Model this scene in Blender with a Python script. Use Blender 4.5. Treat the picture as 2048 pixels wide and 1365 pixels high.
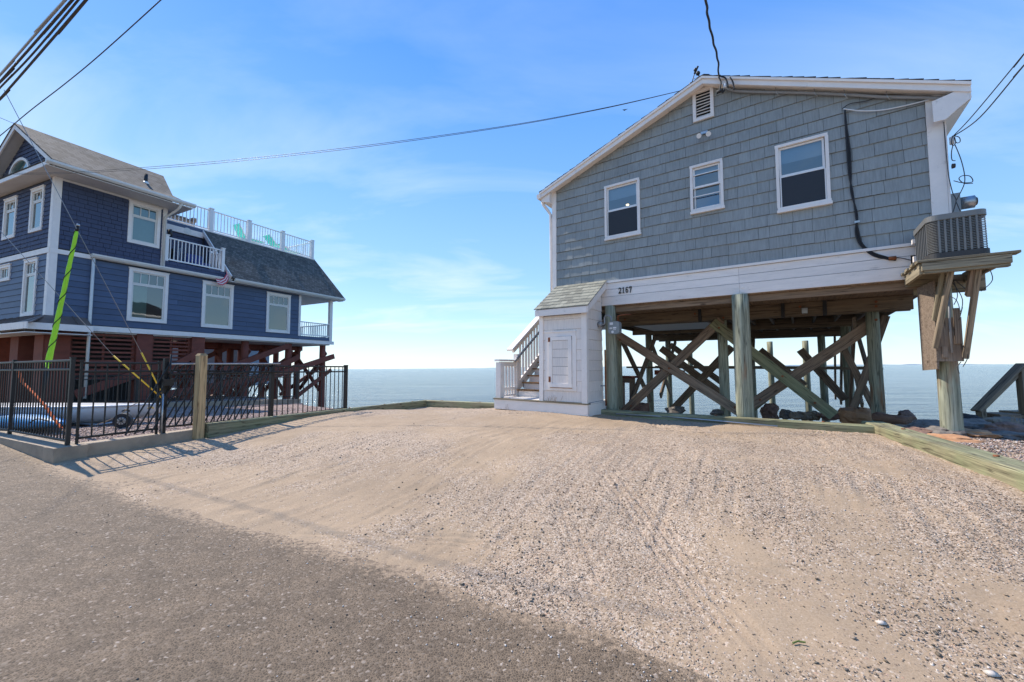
import bpy, math, random
import numpy as np
from mathutils import Vector, Matrix, noise
random.seed(7)
for o in list(bpy.data.objects): bpy.data.objects.remove(o)
SC = bpy.context.scene; COL = SC.collection
# ------------------------------------------------------------------ camera
FP = 800.0; PITCH = math.atan(53.7/800); ROLL = math.radians(.41); H = 1.35
cp, sp, cr, sr = math.cos(PITCH), math.sin(PITCH), math.cos(ROLL), math.sin(ROLL)
FW = Vector((0, cp, sp)); R0 = Vector((1, 0, 0)); U0 = Vector((0, -sp, cp))
IX = R0*cr - U0*sr; IY = R0*sr + U0*cr
cam = bpy.data.cameras.new('camera'); camo = bpy.data.objects.new('camera', cam); COL.objects.link(camo)
camo.matrix_world = Matrix(((IX.x, IY.x, -FW.x, 0), (IX.y, IY.y, -FW.y, 0), (IX.z, IY.z, -FW.z, H), (0, 0, 0, 1)))
cam.sensor_width = 36; cam.lens = FP/2048*36; cam.clip_start = .05; cam.clip_end = 90000
SC.camera = camo
# ------------------------------------------------------------------ light
SUN_AZ = math.radians(-57); SUN_EL = math.radians(48.5)
w = bpy.data.worlds.new('World'); SC.world = w; w.use_nodes = True
nt = w.node_tree; nt.nodes.clear()
def wn(t, **k):
    n = nt.nodes.new(t)
    for a, b in k.items(): setattr(n, a, b)
    return n
out = wn('ShaderNodeOutputWorld'); bg = wn('ShaderNodeBackground'); sky = wn('ShaderNodeTexSky', sky_type='NISHITA')
sky.sun_disc = False; sky.sun_elevation = SUN_EL; sky.sun_rotation = SUN_AZ; sky.air_density = 1.0; sky.dust_density = .1; sky.ozone_density = 2.2; sky.altitude = 0
hs = wn('ShaderNodeHueSaturation'); hs.inputs['Saturation'].default_value = 1.12; hs.inputs['Value'].default_value = 1.0
tc = wn('ShaderNodeTexCoord'); sx = wn('ShaderNodeSeparateXYZ')
dv = wn('ShaderNodeMath', operation='ADD'); dv.inputs[1].default_value = .22
mx = wn('ShaderNodeVectorMath', operation='DIVIDE'); cmb = wn('ShaderNodeCombineXYZ')
mp = wn('ShaderNodeMapping'); mp.inputs['Location'].default_value = (2.7, 1.3, 0); mp.inputs['Scale'].default_value = (.7, 1.9, 1.0); mp.inputs['Rotation'].default_value = (0, 0, math.radians(28))
n1 = wn('ShaderNodeTexNoise'); n1.inputs['Scale'].default_value = 1.15; n1.inputs['Detail'].default_value = 9; n1.inputs['Roughness'].default_value = .56; n1.inputs['Distortion'].default_value = .55
cr1 = wn('ShaderNodeValToRGB'); cr1.color_ramp.elements[0].position = .50; cr1.color_ramp.elements[1].position = .78; cr1.color_ramp.elements[1].color = (.75, .75, .75, 1)
mixc = wn('ShaderNodeMixRGB'); mixc.inputs[2].default_value = (3.5, 4.0, 4.4, 1)
L = nt.links.new
L(tc.outputs['Generated'], sx.inputs[0]); L(sx.outputs['Z'], dv.inputs[0])
L(dv.outputs[0], cmb.inputs[0]); L(dv.outputs[0], cmb.inputs[1]); cmb.inputs[2].default_value = 1
L(tc.outputs['Generated'], mx.inputs[0]); L(cmb.outputs[0], mx.inputs[1]); L(mx.outputs[0], mp.inputs[0]); L(mp.outputs[0], n1.inputs[0])
L(n1.outputs[0], cr1.inputs[0])
cem = wn('ShaderNodeMapRange'); cem.inputs[1].default_value = .12; cem.inputs[2].default_value = .62; cem.inputs[3].default_value = 1.15; cem.inputs[4].default_value = .22; L(sx.outputs['Z'], cem.inputs[0])
cmu = wn('ShaderNodeMath', operation='MULTIPLY'); L(cr1.outputs[0], cmu.inputs[0]); L(cem.outputs[0], cmu.inputs[1])
gr = wn('ShaderNodeValToRGB'); ge_ = gr.color_ramp.elements
KS = .815
for i, (p_, c_) in enumerate(((0, (3.05, 4.05, 4.75)), (.08, (2.45, 3.7, 4.8)), (.22, (1.6, 2.95, 4.8)), (.42, (.98, 2.3, 4.7)), (.68, (.28, 1.4, 4.5)), (1, (.3, 1.3, 4.0)))):
    e_ = ge_[i] if i < 2 else ge_.new(p_); e_.position = p_; e_.color = (c_[0]*KS/5, c_[1]*KS/5, c_[2]*KS/5, 1)
gsc = wn('ShaderNodeVectorMath', operation='SCALE'); gsc.inputs['Scale'].default_value = 5; gmx = wn('ShaderNodeMixRGB'); gmx.inputs[0].default_value = .78
L(sx.outputs['Z'], gr.inputs[0]); L(gr.outputs[0], gsc.inputs[0])
L(sky.outputs[0], hs.inputs['Color']); L(hs.outputs[0], gmx.inputs[1]); L(gsc.outputs[0], gmx.inputs[2]); L(gmx.outputs[0], mixc.inputs[1]); L(cmu.outputs[0], mixc.inputs[0])
L(mixc.outputs[0], bg.inputs[0]); L(bg.outputs[0], out.inputs[0]); bg.inputs[1].default_value = .14
sd = bpy.data.lights.new('sun', 'SUN'); sd.energy = 3.0; sd.angle = math.radians(.6); sd.color = (1, .93, .83)
so = bpy.data.objects.new('sun', sd); COL.objects.link(so)
tosun = Vector((math.sin(SUN_AZ)*math.cos(SUN_EL), math.cos(SUN_AZ)*math.cos(SUN_EL), math.sin(SUN_EL)))
so.rotation_mode = 'QUATERNION'; so.rotation_quaternion = tosun.to_track_quat('Z', 'Y'); so.location = (0, 0, 30)
SC.view_settings.view_transform = 'Standard'; SC.view_settings.look = 'None'; SC.view_settings.gamma = 1; SC.view_settings.exposure = .98
SC.view_settings.use_curve_mapping = False
SC.cycles.max_bounces = 8; SC.cycles.transparent_max_bounces = 12
# ------------------------------------------------------------------ geometry helpers
def ray(px, py): return FW + IX*((px-1024)/FP) + IY*((682.5-py)/FP)
CAMP = Vector((0, 0, H))
def at_y(px, py, y):
    d = ray(px, py); return CAMP + d*(y/d.y)
def at_z(px, py, z):
    d = ray(px, py); return CAMP + d*((z-H)/d.z)
class Frame:
    """facade frame: a runs right along the facade, D is depth behind it, z is height"""
    def __init__(s, O, az, k=0):
        s.O = Vector((O[0], O[1], 0)); r = math.radians(az); s.u = Vector((math.sin(r), math.cos(r), 0)); s.n = Vector((s.u.y, -s.u.x, 0)); s.k = k
    def w(s, a, D, z): return s.O + s.u*a - s.n*D + Vector((0, 0, z + s.k*a))
    def loc(s, px, py, D=0):
        d = ray(px, py); k = (s.O.dot(s.n) - D)/d.dot(s.n); P = CAMP + d*k; q = P - s.O; a = q.dot(s.u)
        return a, P.z - s.k*a
    def p(s, px, py, D=0):
        a, z = s.loc(px, py, D); return s.w(a, D, z)
R = Frame((3.99, 6.93), 125.5, -.012)
B = Frame((-15.24, 13.0), 26.3)
B2 = Frame((-15.24, 13.0), 112)
WM = {}
def reg(o, M, parent):
    COL.objects.link(o); WM[o] = M
    if parent is not None:
        o.parent = parent; o.matrix_parent_inverse = WM[parent].inverted()
    o.matrix_basis = M
    return o
def meta(o, label=None, cat=None, group=None, kind=None):
    if label: o['label'] = label
    if cat and not kind and o.parent is None: kind = 'thing'
    if cat: o['category'] = cat
    if group: o['group'] = group
    if kind: o['kind'] = kind
    return o
def thing(name, loc, label, cat, group=None):
    o = bpy.data.objects.new(name, None); o.empty_display_size = .2
    reg(o, Matrix.Translation(Vector(loc)), None); return meta(o, label, cat, group, 'thing')
def setmat(me, mat):
    me.materials.append(mat)
def mk(name, V, F, mat, parent=None, M=None, smooth=False, **kw):
    """V in world space; origin goes to the bounding box centre unless M (local V) is given"""
    me = bpy.data.meshes.new(name)
    if M is None:
        V = [Vector(v) for v in V]
        c = Vector([(min(v[i] for v in V)+max(v[i] for v in V))/2 for i in range(3)])
        V = [v-c for v in V]; M = Matrix.Translation(c)
    me.from_pydata([tuple(v) for v in V], [], F); setmat(me, mat)
    if smooth: me.polygons.foreach_set('use_smooth', [True]*len(me.polygons))
    me.update()
    o = bpy.data.objects.new(name, me); reg(o, M, parent); meta(o, **kw); return o
def basis(x, y, z, o):
    return Matrix(((x[0], y[0], z[0], o[0]), (x[1], y[1], z[1], o[1]), (x[2], y[2], z[2], o[2]), (0, 0, 0, 1)))
BOXF = [(0, 3, 2, 1), (4, 5, 6, 7), (0, 1, 5, 4), (1, 2, 6, 5), (2, 3, 7, 6), (3, 0, 4, 7)]
_bc = {}
def box_mesh(sx, sy, sz, mat, bev=0):
    key = (round(sx, 3), round(sy, 3), round(sz, 3), mat.name, bev)
    if key in _bc: return _bc[key]
    me = bpy.data.meshes.new('box')
    a, b, c = sx/2, sy/2, sz/2
    if bev <= 0:
        V = [(-a, -b, -c), (a, -b, -c), (a, b, -c), (-a, b, -c), (-a, -b, c), (a, -b, c), (a, b, c), (-a, b, c)]; F = BOXF
    else:   # long edges chamfered (profile in YZ swept along X)
        e = min(bev, b*.4, c*.4)
        pr = [(-b+e, -c), (b-e, -c), (b, -c+e), (b, c-e), (b-e, c), (-b+e, c), (-b, c-e), (-b, -c+e)]
        V = [(-a, y, z) for y, z in pr] + [(a, y, z) for y, z in pr]
        F = [tuple(range(7, -1, -1)), tuple(range(8, 16))] + [(i, (i+1) % 8, 8+(i+1) % 8, 8+i) for i in range(8)]
    me.from_pydata(V, [], F); setmat(me, mat); _bc[key] = me; return me
def obox(name, c, x, y, z, size, mat, parent=None, bev=0, **kw):
    me = box_mesh(size[0], size[1], size[2], mat, bev)
    o = bpy.data.objects.new(name, me); reg(o, basis(x, y, z, c), parent); return meta(o, **kw)
def beam(name, p, q, w_, h_, mat, parent=None, up=(0, 0, 1), bev=.006, **kw):
    p, q = Vector(p), Vector(q); x = (q-p); l = x.length; x.normalize(); y = Vector(up).cross(x)
    if y.length < 1e-4: y = Vector((0, 1, 0)).cross(x)
    y.normalize(); z = x.cross(y)
    return obox(name, (p+q)/2, x, y, z, (l, w_, h_), mat, parent, bev, **kw)
def fbox(name, fr, a0, a1, D0, D1, z0, z1, mat, parent=None, bev=0, **kw):
    """box in a facade frame: local X along the facade, Y into it, Z up"""
    c = fr.w((a0+a1)/2, (D0+D1)/2, (z0+z1)/2); x = (fr.u+Vector((0, 0, fr.k))).normalized(); y = -fr.n; z = x.cross(y).normalized()
    if z.z < 0: z = -z
    if abs(a1-a0) >= abs(z1-z0) and abs(a1-a0) >= abs(D1-D0): return obox(name, c, x, y, z, (abs(a1-a0), abs(D1-D0), abs(z1-z0)), mat, parent, bev, **kw)
    if abs(D1-D0) >= abs(z1-z0): return obox(name, c, y, -x, z, (abs(D1-D0), abs(a1-a0), abs(z1-z0)), mat, parent, bev, **kw)
    return obox(name, c, z, y, -x, (abs(z1-z0), abs(D1-D0), abs(a1-a0)), mat, parent, bev, **kw)
def cyl(name, p, q, r0, r1, mat, parent=None, n=16, smooth=True, wob=0, **kw):
    p, q = Vector(p), Vector(q); z = q-p; l = z.length; z.normalize(); x = z.orthogonal().normalized(); y = z.cross(x)
    V = []; F = []; st = 1 if not wob else 8
    ph = random.random()*50
    for j in range(st+1):
        t = j/st; r = r0+(r1-r0)*t
        for i in range(n):
            a = 2*math.pi*i/n; rr = r*(1+(wob*noise.noise(Vector((math.cos(a)*1.3+ph, math.sin(a)*1.3, t*3))) if wob else 0))
            V.append((rr*math.cos(a), rr*math.sin(a), t*l))
    for j in range(st):
        for i in range(n): F.append((j*n+i, j*n+(i+1) % n, (j+1)*n+(i+1) % n, (j+1)*n+i))
    F.append(tuple(range(n-1, -1, -1))); F.append(tuple(st*n+i for i in range(n)))
    me = bpy.data.meshes.new(name); me.from_pydata(V, [], F); setmat(me, mat)
    if smooth: me.polygons.foreach_set('use_smooth', [len(f) < 5 for f in F])
    o = bpy.data.objects.new(name, me); reg(o, basis(x, y, z, p), parent); return meta(o, **kw)
def tube_vf(path, r, n=6, V0=0):
    P = [Vector(p) for p in path]; V = []; F = []; nrm = None
    rr = r if isinstance(r, (list, tuple)) else [r]*len(P)
    for i, p in enumerate(P):
        t = (P[min(i+1, len(P)-1)]-P[max(i-1, 0)]).normalized()
        if nrm is None: nrm = t.orthogonal().normalized()
        nrm = (nrm - t*nrm.dot(t)).normalized(); b = t.cross(nrm)
        for k in range(n):
            a = 2*math.pi*k/n; V.append(p + (nrm*math.cos(a)+b*math.sin(a))*rr[i])
    for i in range(len(P)-1):
        for k in range(n): F.append((V0+i*n+k, V0+i*n+(k+1) % n, V0+(i+1)*n+(k+1) % n, V0+(i+1)*n+k))
    F.append(tuple(V0+k for k in range(n-1, -1, -1))); F.append(tuple(V0+(len(P)-1)*n+k for k in range(n)))
    return V, F
def spline(pts, m=6):
    P = [Vector(p) for p in pts]; out = []
    for i in range(len(P)-1):
        a, b, c, d = P[max(i-1, 0)], P[i], P[i+1], P[min(i+2, len(P)-1)]
        for j in range(m):
            t = j/m; out.append(.5*((2*b)+(c-a)*t+(2*a-5*b+4*c-d)*t*t+(3*b-a-3*c+d)*t**3))
    out.append(P[-1]); return out
def tube(name, path, r, mat, parent=None, n=6, sm=0, **kw):
    if sm: path = spline(path, sm)
    V, F = tube_vf(path, r, n); return mk(name, V, F, mat, parent, smooth=True, **kw)
class MB:
    def __init__(s): s.V = []; s.F = []
    def add(s, V, F):
        n = len(s.V); s.V += [Vector(v) for v in V]; s.F += [tuple(i+n for i in f) for f in F]
    def box(s, c, x, y, z, sz):
        x, y, z = Vector(x)*sz[0]/2, Vector(y)*sz[1]/2, Vector(z)*sz[2]/2; c = Vector(c)
        s.add([c+x*i+y*j+z*k for k in (-1, 1) for i, j in ((-1, -1), (1, -1), (1, 1), (-1, 1))], BOXF)
    def fbox(s, fr, a0, a1, D0, D1, z0, z1):
        x = (fr.u+Vector((0, 0, fr.k))).normalized(); y = -fr.n
        s.box(fr.w((a0+a1)/2, (D0+D1)/2, (z0+z1)/2), x, y, y.cross(x) if (y.cross(x)).z > 0 else x.cross(y), (abs(a1-a0), abs(D1-D0), abs(z1-z0)))
    def beam(s, p, q, w_, h_, up=(0, 0, 1)):
        p, q = Vector(p), Vector(q); x = q-p; l = x.length; x.normalize(); y = Vector(up).cross(x).normalized(); s.box((p+q)/2, x, y, x.cross(y), (l, w_, h_))
    def tube(s, path, r, n=6):
        V, F = tube_vf(path, r, n); s.add(V, F)
    def prism(s, poly, off):   # poly list of points, off extrusion vector
        n = len(poly); off = Vector(off)
        s.add([Vector(p) for p in poly]+[Vector(p)+off for p in poly], [tuple(range(n-1, -1, -1)), tuple(range(n, 2*n))]+[(i, (i+1) % n, n+(i+1) % n, n+i) for i in range(n)])
    def build(s, name, mat, parent=None, **kw): return mk(name, s.V, s.F, mat, parent, **kw)
def clip(poly, a, b, c):
    """keep part of convex 2-D poly where a*x+b*y<=c"""
    out = []
    for i in range(len(poly)):
        p, q = poly[i], poly[(i+1) % len(poly)]; dp = a*p[0]+b*p[1]-c; dq = a*q[0]+b*q[1]-c
        if dp <= 0: out.append(p)
        if dp*dq < 0:
            t = dp/(dp-dq); out.append((p[0]+(q[0]-p[0])*t, p[1]+(q[1]-p[1])*t))
    return out
def area(p): return abs(sum(p[i][0]*p[(i+1) % len(p)][1]-p[(i+1) % len(p)][0]*p[i][1] for i in range(len(p))))/2 if len(p) > 2 else 0
def cut_holes(poly, holes):
    polys = [poly]
    for (x0, x1, z0, z1) in holes:
        nw = []
        for p in polys:
            inside = clip(clip(clip(clip(p, 1, 0, x1), -1, 0, -x0), 0, 1, z1), 0, -1, -z0)
            if area(inside) < 1e-5: nw.append(p); continue
            l = clip(p, 1, 0, x0); r = clip(p, -1, 0, -x1); m = clip(clip(p, 1, 0, x1), -1, 0, -x0)
            nw += [q for q in (l, r, clip(m, 0, 1, z0), clip(m, 0, -1, -z1)) if area(q) > 1e-5]
        polys = nw
    return polys
def wall(name, fr, poly, holes, D0, D1, mat, parent, **kw):
    m = MB()
    xs = sorted({min(p[0] for p in poly), max(p[0] for p in poly)} | {x for h in holes for x in h[:2]}); zs = sorted({min(p[1] for p in poly), max(p[1] for p in poly)} | {z for h in holes for z in h[2:]})
    edges = []
    n = len(poly); cx = sum(p[0] for p in poly)/n; cz = sum(p[1] for p in poly)/n
    for i in range(n):
        p, q = poly[i], poly[(i+1) % n]; a, b = q[1]-p[1], p[0]-q[0]; c = a*p[0]+b*p[1]
        if a*cx+b*cz > c: a, b, c = -a, -b, -c
        edges.append((a, b, c))
    for i in range(len(xs)-1):
        for j in range(len(zs)-1):
            mx_, mz_ = (xs[i]+xs[i+1])/2, (zs[j]+zs[j+1])/2
            if any(h[0] < mx_ < h[1] and h[2] < mz_ < h[3] for h in holes): continue
            q = [(xs[i], zs[j]), (xs[i+1], zs[j]), (xs[i+1], zs[j+1]), (xs[i], zs[j+1])]
            for e in edges: q = clip(q, *e)
            if area(q) > 1e-5: m.prism([fr.w(x, D0, z) for x, z in q], -fr.n*(D1-D0))
    return m.build(name, mat, parent, **kw)
# ------------------------------------------------------------------ materials
def new_mat(name):
    m = bpy.data.materials.new(name); m.use_nodes = True; return m, m.node_tree, m.node_tree.nodes['Principled BSDF']
def N(nt, t, ins=None, **k):
    n = nt.nodes.new(t)
    for a, b in k.items(): setattr(n, a, b)
    if ins:
        for a, b in ins.items(): n.inputs[a].default_value = b
    return n
def ramp(nt, stops, fac):
    r = nt.nodes.new('ShaderNodeValToRGB'); e = r.color_ramp.elements
    e[0].position, e[0].color = stops[0][0], (*stops[0][1], 1); e[1].position, e[1].color = stops[-1][0], (*stops[-1][1], 1)
    for p, c in stops[1:-1]:
        x = e.new(p); x.color = (*c, 1)
    nt.links.new(fac, r.inputs[0]); return r.outputs[0]
def vmul(nt, col, fac):   # colour times scalar
    v = N(nt, 'ShaderNodeVectorMath', operation='SCALE'); nt.links.new(col, v.inputs[0]); nt.links.new(fac, v.inputs['Scale']); return v.outputs[0]
def maprange(nt, s, a, b, c, d):
    m = N(nt, 'ShaderNodeMapRange', {1: a, 2: b, 3: c, 4: d}); nt.links.new(s, m.inputs[0]); return m.outputs[0]
def objrand_coords(nt, scale, amt=40):
    tc = N(nt, 'ShaderNodeTexCoord'); oi = N(nt, 'ShaderNodeObjectInfo'); ge = N(nt, 'ShaderNodeNewGeometry')
    mul = N(nt, 'ShaderNodeMath', {1: amt}, operation='MULTIPLY'); nt.links.new(oi.outputs['Random'], mul.inputs[0])
    ad = N(nt, 'ShaderNodeVectorMath', operation='ADD'); nt.links.new(tc.outputs['Object'], ad.inputs[0]); nt.links.new(mul.outputs[0], ad.inputs[1])
    mp = N(nt, 'ShaderNodeMapping', {'Scale': scale}); nt.links.new(ad.outputs[0], mp.inputs[0])
    rnd = N(nt, 'ShaderNodeMath', operation='ADD'); nt.links.new(oi.outputs['Random'], rnd.inputs[0]); nt.links.new(ge.outputs['Random Per Island'], rnd.inputs[1])
    fr = N(nt, 'ShaderNodeMath', operation='FRACT'); nt.links.new(rnd.outputs[0], fr.inputs[0])
    return mp.outputs[0], fr.outputs[0]
def plain(name, col, rough=.6, metal=0, var=.12, nscale=9, bump=.15, stretch=(1, 1, 1), spec=.5, tint=.08, dirt=None):
    m, nt, b = new_mat(name); co, rnd = objrand_coords(nt, stretch)
    no = N(nt, 'ShaderNodeTexNoise', {'Scale': nscale, 'Detail': 7, 'Roughness': .62}); nt.links.new(co, no.inputs[0])
    f = maprange(nt, no.outputs[0], .25, .75, 1-var, 1+var); f2 = maprange(nt, rnd, 0, 1, 1-tint, 1+tint)
    mm = N(nt, 'ShaderNodeMath', operation='MULTIPLY'); nt.links.new(f, mm.inputs[0]); nt.links.new(f2, mm.inputs[1])
    rgb = N(nt, 'ShaderNodeRGB'); rgb.outputs[0].default_value = (*col, 1)
    c = vmul(nt, rgb.outputs[0], mm.outputs[0])
    if dirt:
        n2 = N(nt, 'ShaderNodeTexNoise', {'Scale': dirt[2] if len(dirt) > 2 else 3.1, 'Detail': 9, 'Roughness': .75}); nt.links.new(co, n2.inputs[0])
        mr = maprange(nt, n2.outputs[0], dirt[3] if len(dirt) > 3 else .56, (dirt[3] if len(dirt) > 3 else .56)+.16, 0, dirt[1]); mx = N(nt, 'ShaderNodeMixRGB', {2: (*dirt[0], 1)}); nt.links.new(mr, mx.inputs[0]); nt.links.new(c, mx.inputs[1]); c = mx.outputs[0]
    nt.links.new(c, b.inputs['Base Color']); b.inputs['Roughness'].default_value = rough; b.inputs['Metallic'].default_value = metal; b.inputs['Specular IOR Level'].default_value = spec
    if bump:
        bp = N(nt, 'ShaderNodeBump', {'Strength': bump, 'Distance': .01}); nt.links.new(no.outputs[0], bp.inputs['Height']); nt.links.new(bp.outputs[0], b.inputs['Normal'])
    return m
def wood(name, light, dark, axis=0, gscale=1.0, rough=.8, green=None, rust=None, knots=True):
    m, nt, b = new_mat(name)
    st = [9, 9, 9]; st[axis] = .5
    co, rnd = objrand_coords(nt, tuple(s*gscale for s in st))
    n1 = N(nt, 'ShaderNodeTexNoise', {'Scale': 2.2, 'Detail': 8, 'Roughness': .65, 'Distortion': .5}); nt.links.new(co, n1.inputs[0])
    st2 = [60, 60, 60]; st2[axis] = 2.5
    co2, _ = objrand_coords(nt, tuple(st2))
    n2 = N(nt, 'ShaderNodeTexNoise', {'Scale': 1.6, 'Detail': 5, 'Roughness': .7}); nt.links.new(co2, n2.inputs[0])
    ad = N(nt, 'ShaderNodeMath', {1: .5}, operation='MULTIPLY_ADD'); nt.links.new(n2.outputs[0], ad.inputs[0]); nt.links.new(n1.outputs[0], ad.inputs[2])
    c = ramp(nt, [(.48, dark), (.72, tuple((a+b_)/2 for a, b_ in zip(light, dark))), (1.0, light)], ad.outputs[0])
    co3, _ = objrand_coords(nt, (1.3, 1.3, 1.3))
    n3 = N(nt, 'ShaderNodeTexNoise', {'Scale': 2.0, 'Detail': 5, 'Roughness': .6}); nt.links.new(co3, n3.inputs[0])
    sc_ = [38, 38, 38]; sc_[axis] = 1.1
    cc_, _ = objrand_coords(nt, tuple(sc_)); nk = N(nt, 'ShaderNodeTexNoise', {'Scale': .55, 'Detail': 2}); nt.links.new(cc_, nk.inputs[0])
    sb_ = N(nt, 'ShaderNodeMath', {1: .5}, operation='SUBTRACT'); nt.links.new(nk.outputs[0], sb_.inputs[0]); ab_ = N(nt, 'ShaderNodeMath', operation='ABSOLUTE'); nt.links.new(sb_.outputs[0], ab_.inputs[0])
    check = maprange(nt, ab_.outputs[0], .004, .022, .7, 0)
    if green:
        g = N(nt, 'ShaderNodeMixRGB', {2: (*green[0], 1)}); nt.links.new(maprange(nt, n3.outputs[0], green[2], green[2]+.2, 0, green[1]), g.inputs[0]); nt.links.new(c, g.inputs[1])
        g2 = N(nt, 'ShaderNodeMixRGB', {0: .45}, blend_type='MULTIPLY'); nt.links.new(g.outputs[0], g2.inputs[1]); nt.links.new(maprange(nt, ad.outputs[0], .5, 1, .55, 1.3), g2.inputs[2]); c = g2.outputs[0]
    if rust:
        sxr, _ = objrand_coords(nt, (5, 5, .8) if axis == 2 else (.8, 5, 5))
        nr = N(nt, 'ShaderNodeTexNoise', {'Scale': 1.0, 'Detail': 4}); nt.links.new(sxr, nr.inputs[0])
        g = N(nt, 'ShaderNodeMixRGB', {2: (*rust[0], 1)}); nt.links.new(maprange(nt, nr.outputs[0], rust[2], rust[2]+.12, 0, rust[1]), g.inputs[0]); nt.links.new(c, g.inputs[1]); c = g.outputs[0]
    if knots:
        sk = [6, 6, 6]; sk[axis] = 2.2
        ck, _ = objrand_coords(nt, tuple(sk)); vo = N(nt, 'ShaderNodeTexVoronoi', {'Scale': .9}); nt.links.new(ck, vo.inputs[0])
        g = N(nt, 'ShaderNodeMixRGB', {2: (dark[0]*.4, dark[1]*.35, dark[2]*.3, 1)}); nt.links.new(maprange(nt, vo.outputs['Distance'], .05, .13, .8, 0), g.inputs[0]); nt.links.new(c, g.inputs[1]); c = g.outputs[0]
    gk = N(nt, 'ShaderNodeMixRGB', {2: (dark[0]*.25, dark[1]*.25, dark[2]*.25, 1)}); nt.links.new(check, gk.inputs[0]); nt.links.new(c, gk.inputs[1]); c = gk.outputs[0]
    f2 = maprange(nt, rnd, 0, 1, .8, 1.15); nt.links.new(vmul(nt, c, f2), b.inputs['Base Color']); b.inputs['Roughness'].default_value = rough; b.inputs['Specular IOR Level'].default_value = .3
    bp = N(nt, 'ShaderNodeBump', {'Strength': .35, 'Distance': .006}); nt.links.new(ad.outputs[0], bp.inputs['Height']); nt.links.new(bp.outputs[0], b.inputs['Normal'])
    return m
def worldcoords(nt, scale=(1, 1, 1)):
    ge = N(nt, 'ShaderNodeNewGeometry'); mp = N(nt, 'ShaderNodeMapping', {'Scale': scale}); nt.links.new(ge.outputs['Position'], mp.inputs[0]); return mp.outputs[0]
# ------------------------------------------------------------------ the materials used
M_white = plain('white_paint', (.85, .775, .71), .55, var=.06, nscale=5, bump=.08, tint=.03, dirt=((.34, .29, .23), .6, 6, .60))
M_whiteold = plain('old_white_paint', (.82, .745, .68), .62, var=.1, nscale=6, bump=.25, tint=.05, stretch=(.5, 3, 3), dirt=((.20, .16, .12), .85, 9, .60))
M_shake = plain('painted_combed_shake', (.81, .725, .65), .65, var=.12, nscale=3, bump=.5, tint=.05, stretch=(14, 14, .7), dirt=((.40, .33, .26), .5, 2.2, .60))
M_vinyl = plain('white_vinyl', (.84, .81, .78), .4, var=.03, bump=0, tint=.02)
M_cream = plain('cream_aluminium', (.72, .69, .63), .45, var=.05, bump=.03, tint=.03)
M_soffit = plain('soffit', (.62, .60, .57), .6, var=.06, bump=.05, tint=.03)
def shingle_mat(name, a, b_, streak, dark=.0):
    m, nt, b = new_mat(name); co, rnd = objrand_coords(nt, (1, 1, 1), 23)
    ge = N(nt, 'ShaderNodeNewGeometry'); rm = N(nt, 'ShaderNodeMath', {1: 7.3}, operation='MULTIPLY'); nt.links.new(rnd, rm.inputs[0])
    ad = N(nt, 'ShaderNodeVectorMath', operation='ADD'); nt.links.new(ge.outputs['Position'], ad.inputs[0]); nt.links.new(rm.outputs[0], ad.inputs[1])
    mp = N(nt, 'ShaderNodeMapping', {'Scale': (26, 26, 2.2)}); nt.links.new(ad.outputs[0], mp.inputs[0])
    n1 = N(nt, 'ShaderNodeTexNoise', {'Scale': 1.5, 'Detail': 6, 'Roughness': .6}); nt.links.new(mp.outputs[0], n1.inputs[0])
    mp3 = N(nt, 'ShaderNodeMapping', {'Scale': (.9, .9, 1.2)}); nt.links.new(ge.outputs['Position'], mp3.inputs[0])
    n3 = N(nt, 'ShaderNodeTexNoise', {'Scale': 1.6, 'Detail': 6, 'Roughness': .6}); nt.links.new(mp3.outputs[0], n3.inputs[0])
    s = N(nt, 'ShaderNodeMath', operation='ADD'); nt.links.new(maprange(nt, rnd, 0, 1, -.13, .13), s.inputs[0]); nt.links.new(maprange(nt, n1.outputs[0], .25, .75, .5-streak, .5+streak), s.inputs[1])
    s2 = N(nt, 'ShaderNodeMath', operation='ADD'); nt.links.new(s.outputs[0], s2.inputs[0]); nt.links.new(maprange(nt, n3.outputs[0], .3, .7, -.12, .12), s2.inputs[1])
    c = ramp(nt, [(0, a), (1, b_)], s2.outputs[0]); nt.links.new(c, b.inputs['Base Color']); b.inputs['Roughness'].default_value = .75; b.inputs['Specular IOR Level'].default_value = .35
    bp = N(nt, 'ShaderNodeBump', {'Strength': .3, 'Distance': .006}); nt.links.new(n1.outputs[0], bp.inputs['Height']); nt.links.new(bp.outputs[0], b.inputs['Normal'])
    return m
M_shin = shingle_mat('grey_cedar', (.215, .228, .222), (.375, .392, .38), .30)
M_bshin = shingle_mat('blue_cedar', (.050, .062, .108), (.078, .094, .155), .22)
M_blap = plain('blue_clapboard', (.066, .096, .165), .55, var=.12, nscale=2, stretch=(.3, 1, 1), bump=.06, tint=.12)
M_core = plain('sheathing', (.05, .05, .05), .9, var=.1, bump=0)  # near-black: the shadow line under each siding course is put into this colour
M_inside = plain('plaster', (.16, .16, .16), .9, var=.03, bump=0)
M_barnred = plain('redbrown_stain', (.185, .048, .028), .75, var=.3, nscale=4, stretch=(1, 1, .4), bump=.3, tint=.2, dirt=((.05, .03, .025), .6, 4, .55))
M_green = wood('weathered_green_wood', (.44, .40, .24), (.085, .07, .04), 0, green=((.29, .31, .165), .6, .40), rust=((.20, .07, .02), .7, .70))
M_gpile = wood('green_piling', (.46, .46, .34), (.11, .115, .075), 2, green=((.33, .33, .225), .5, .42), rust=((.24, .09, .03), .85, .60), knots=False)
M_brace = wood('brown_brace_wood', (.38, .27, .185), (.15, .10, .07), 0, green=((.14, .16, .11), .6, .56), rust=((.20, .07, .02), .5, .70))
M_floor = wood('floor_timber', (.35, .235, .145), (.15, .10, .065), 0, gscale=.8)
M_dkbeam = wood('dark_beam_wood', (.27, .20, .13), (.11, .08, .055), 0)
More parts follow.
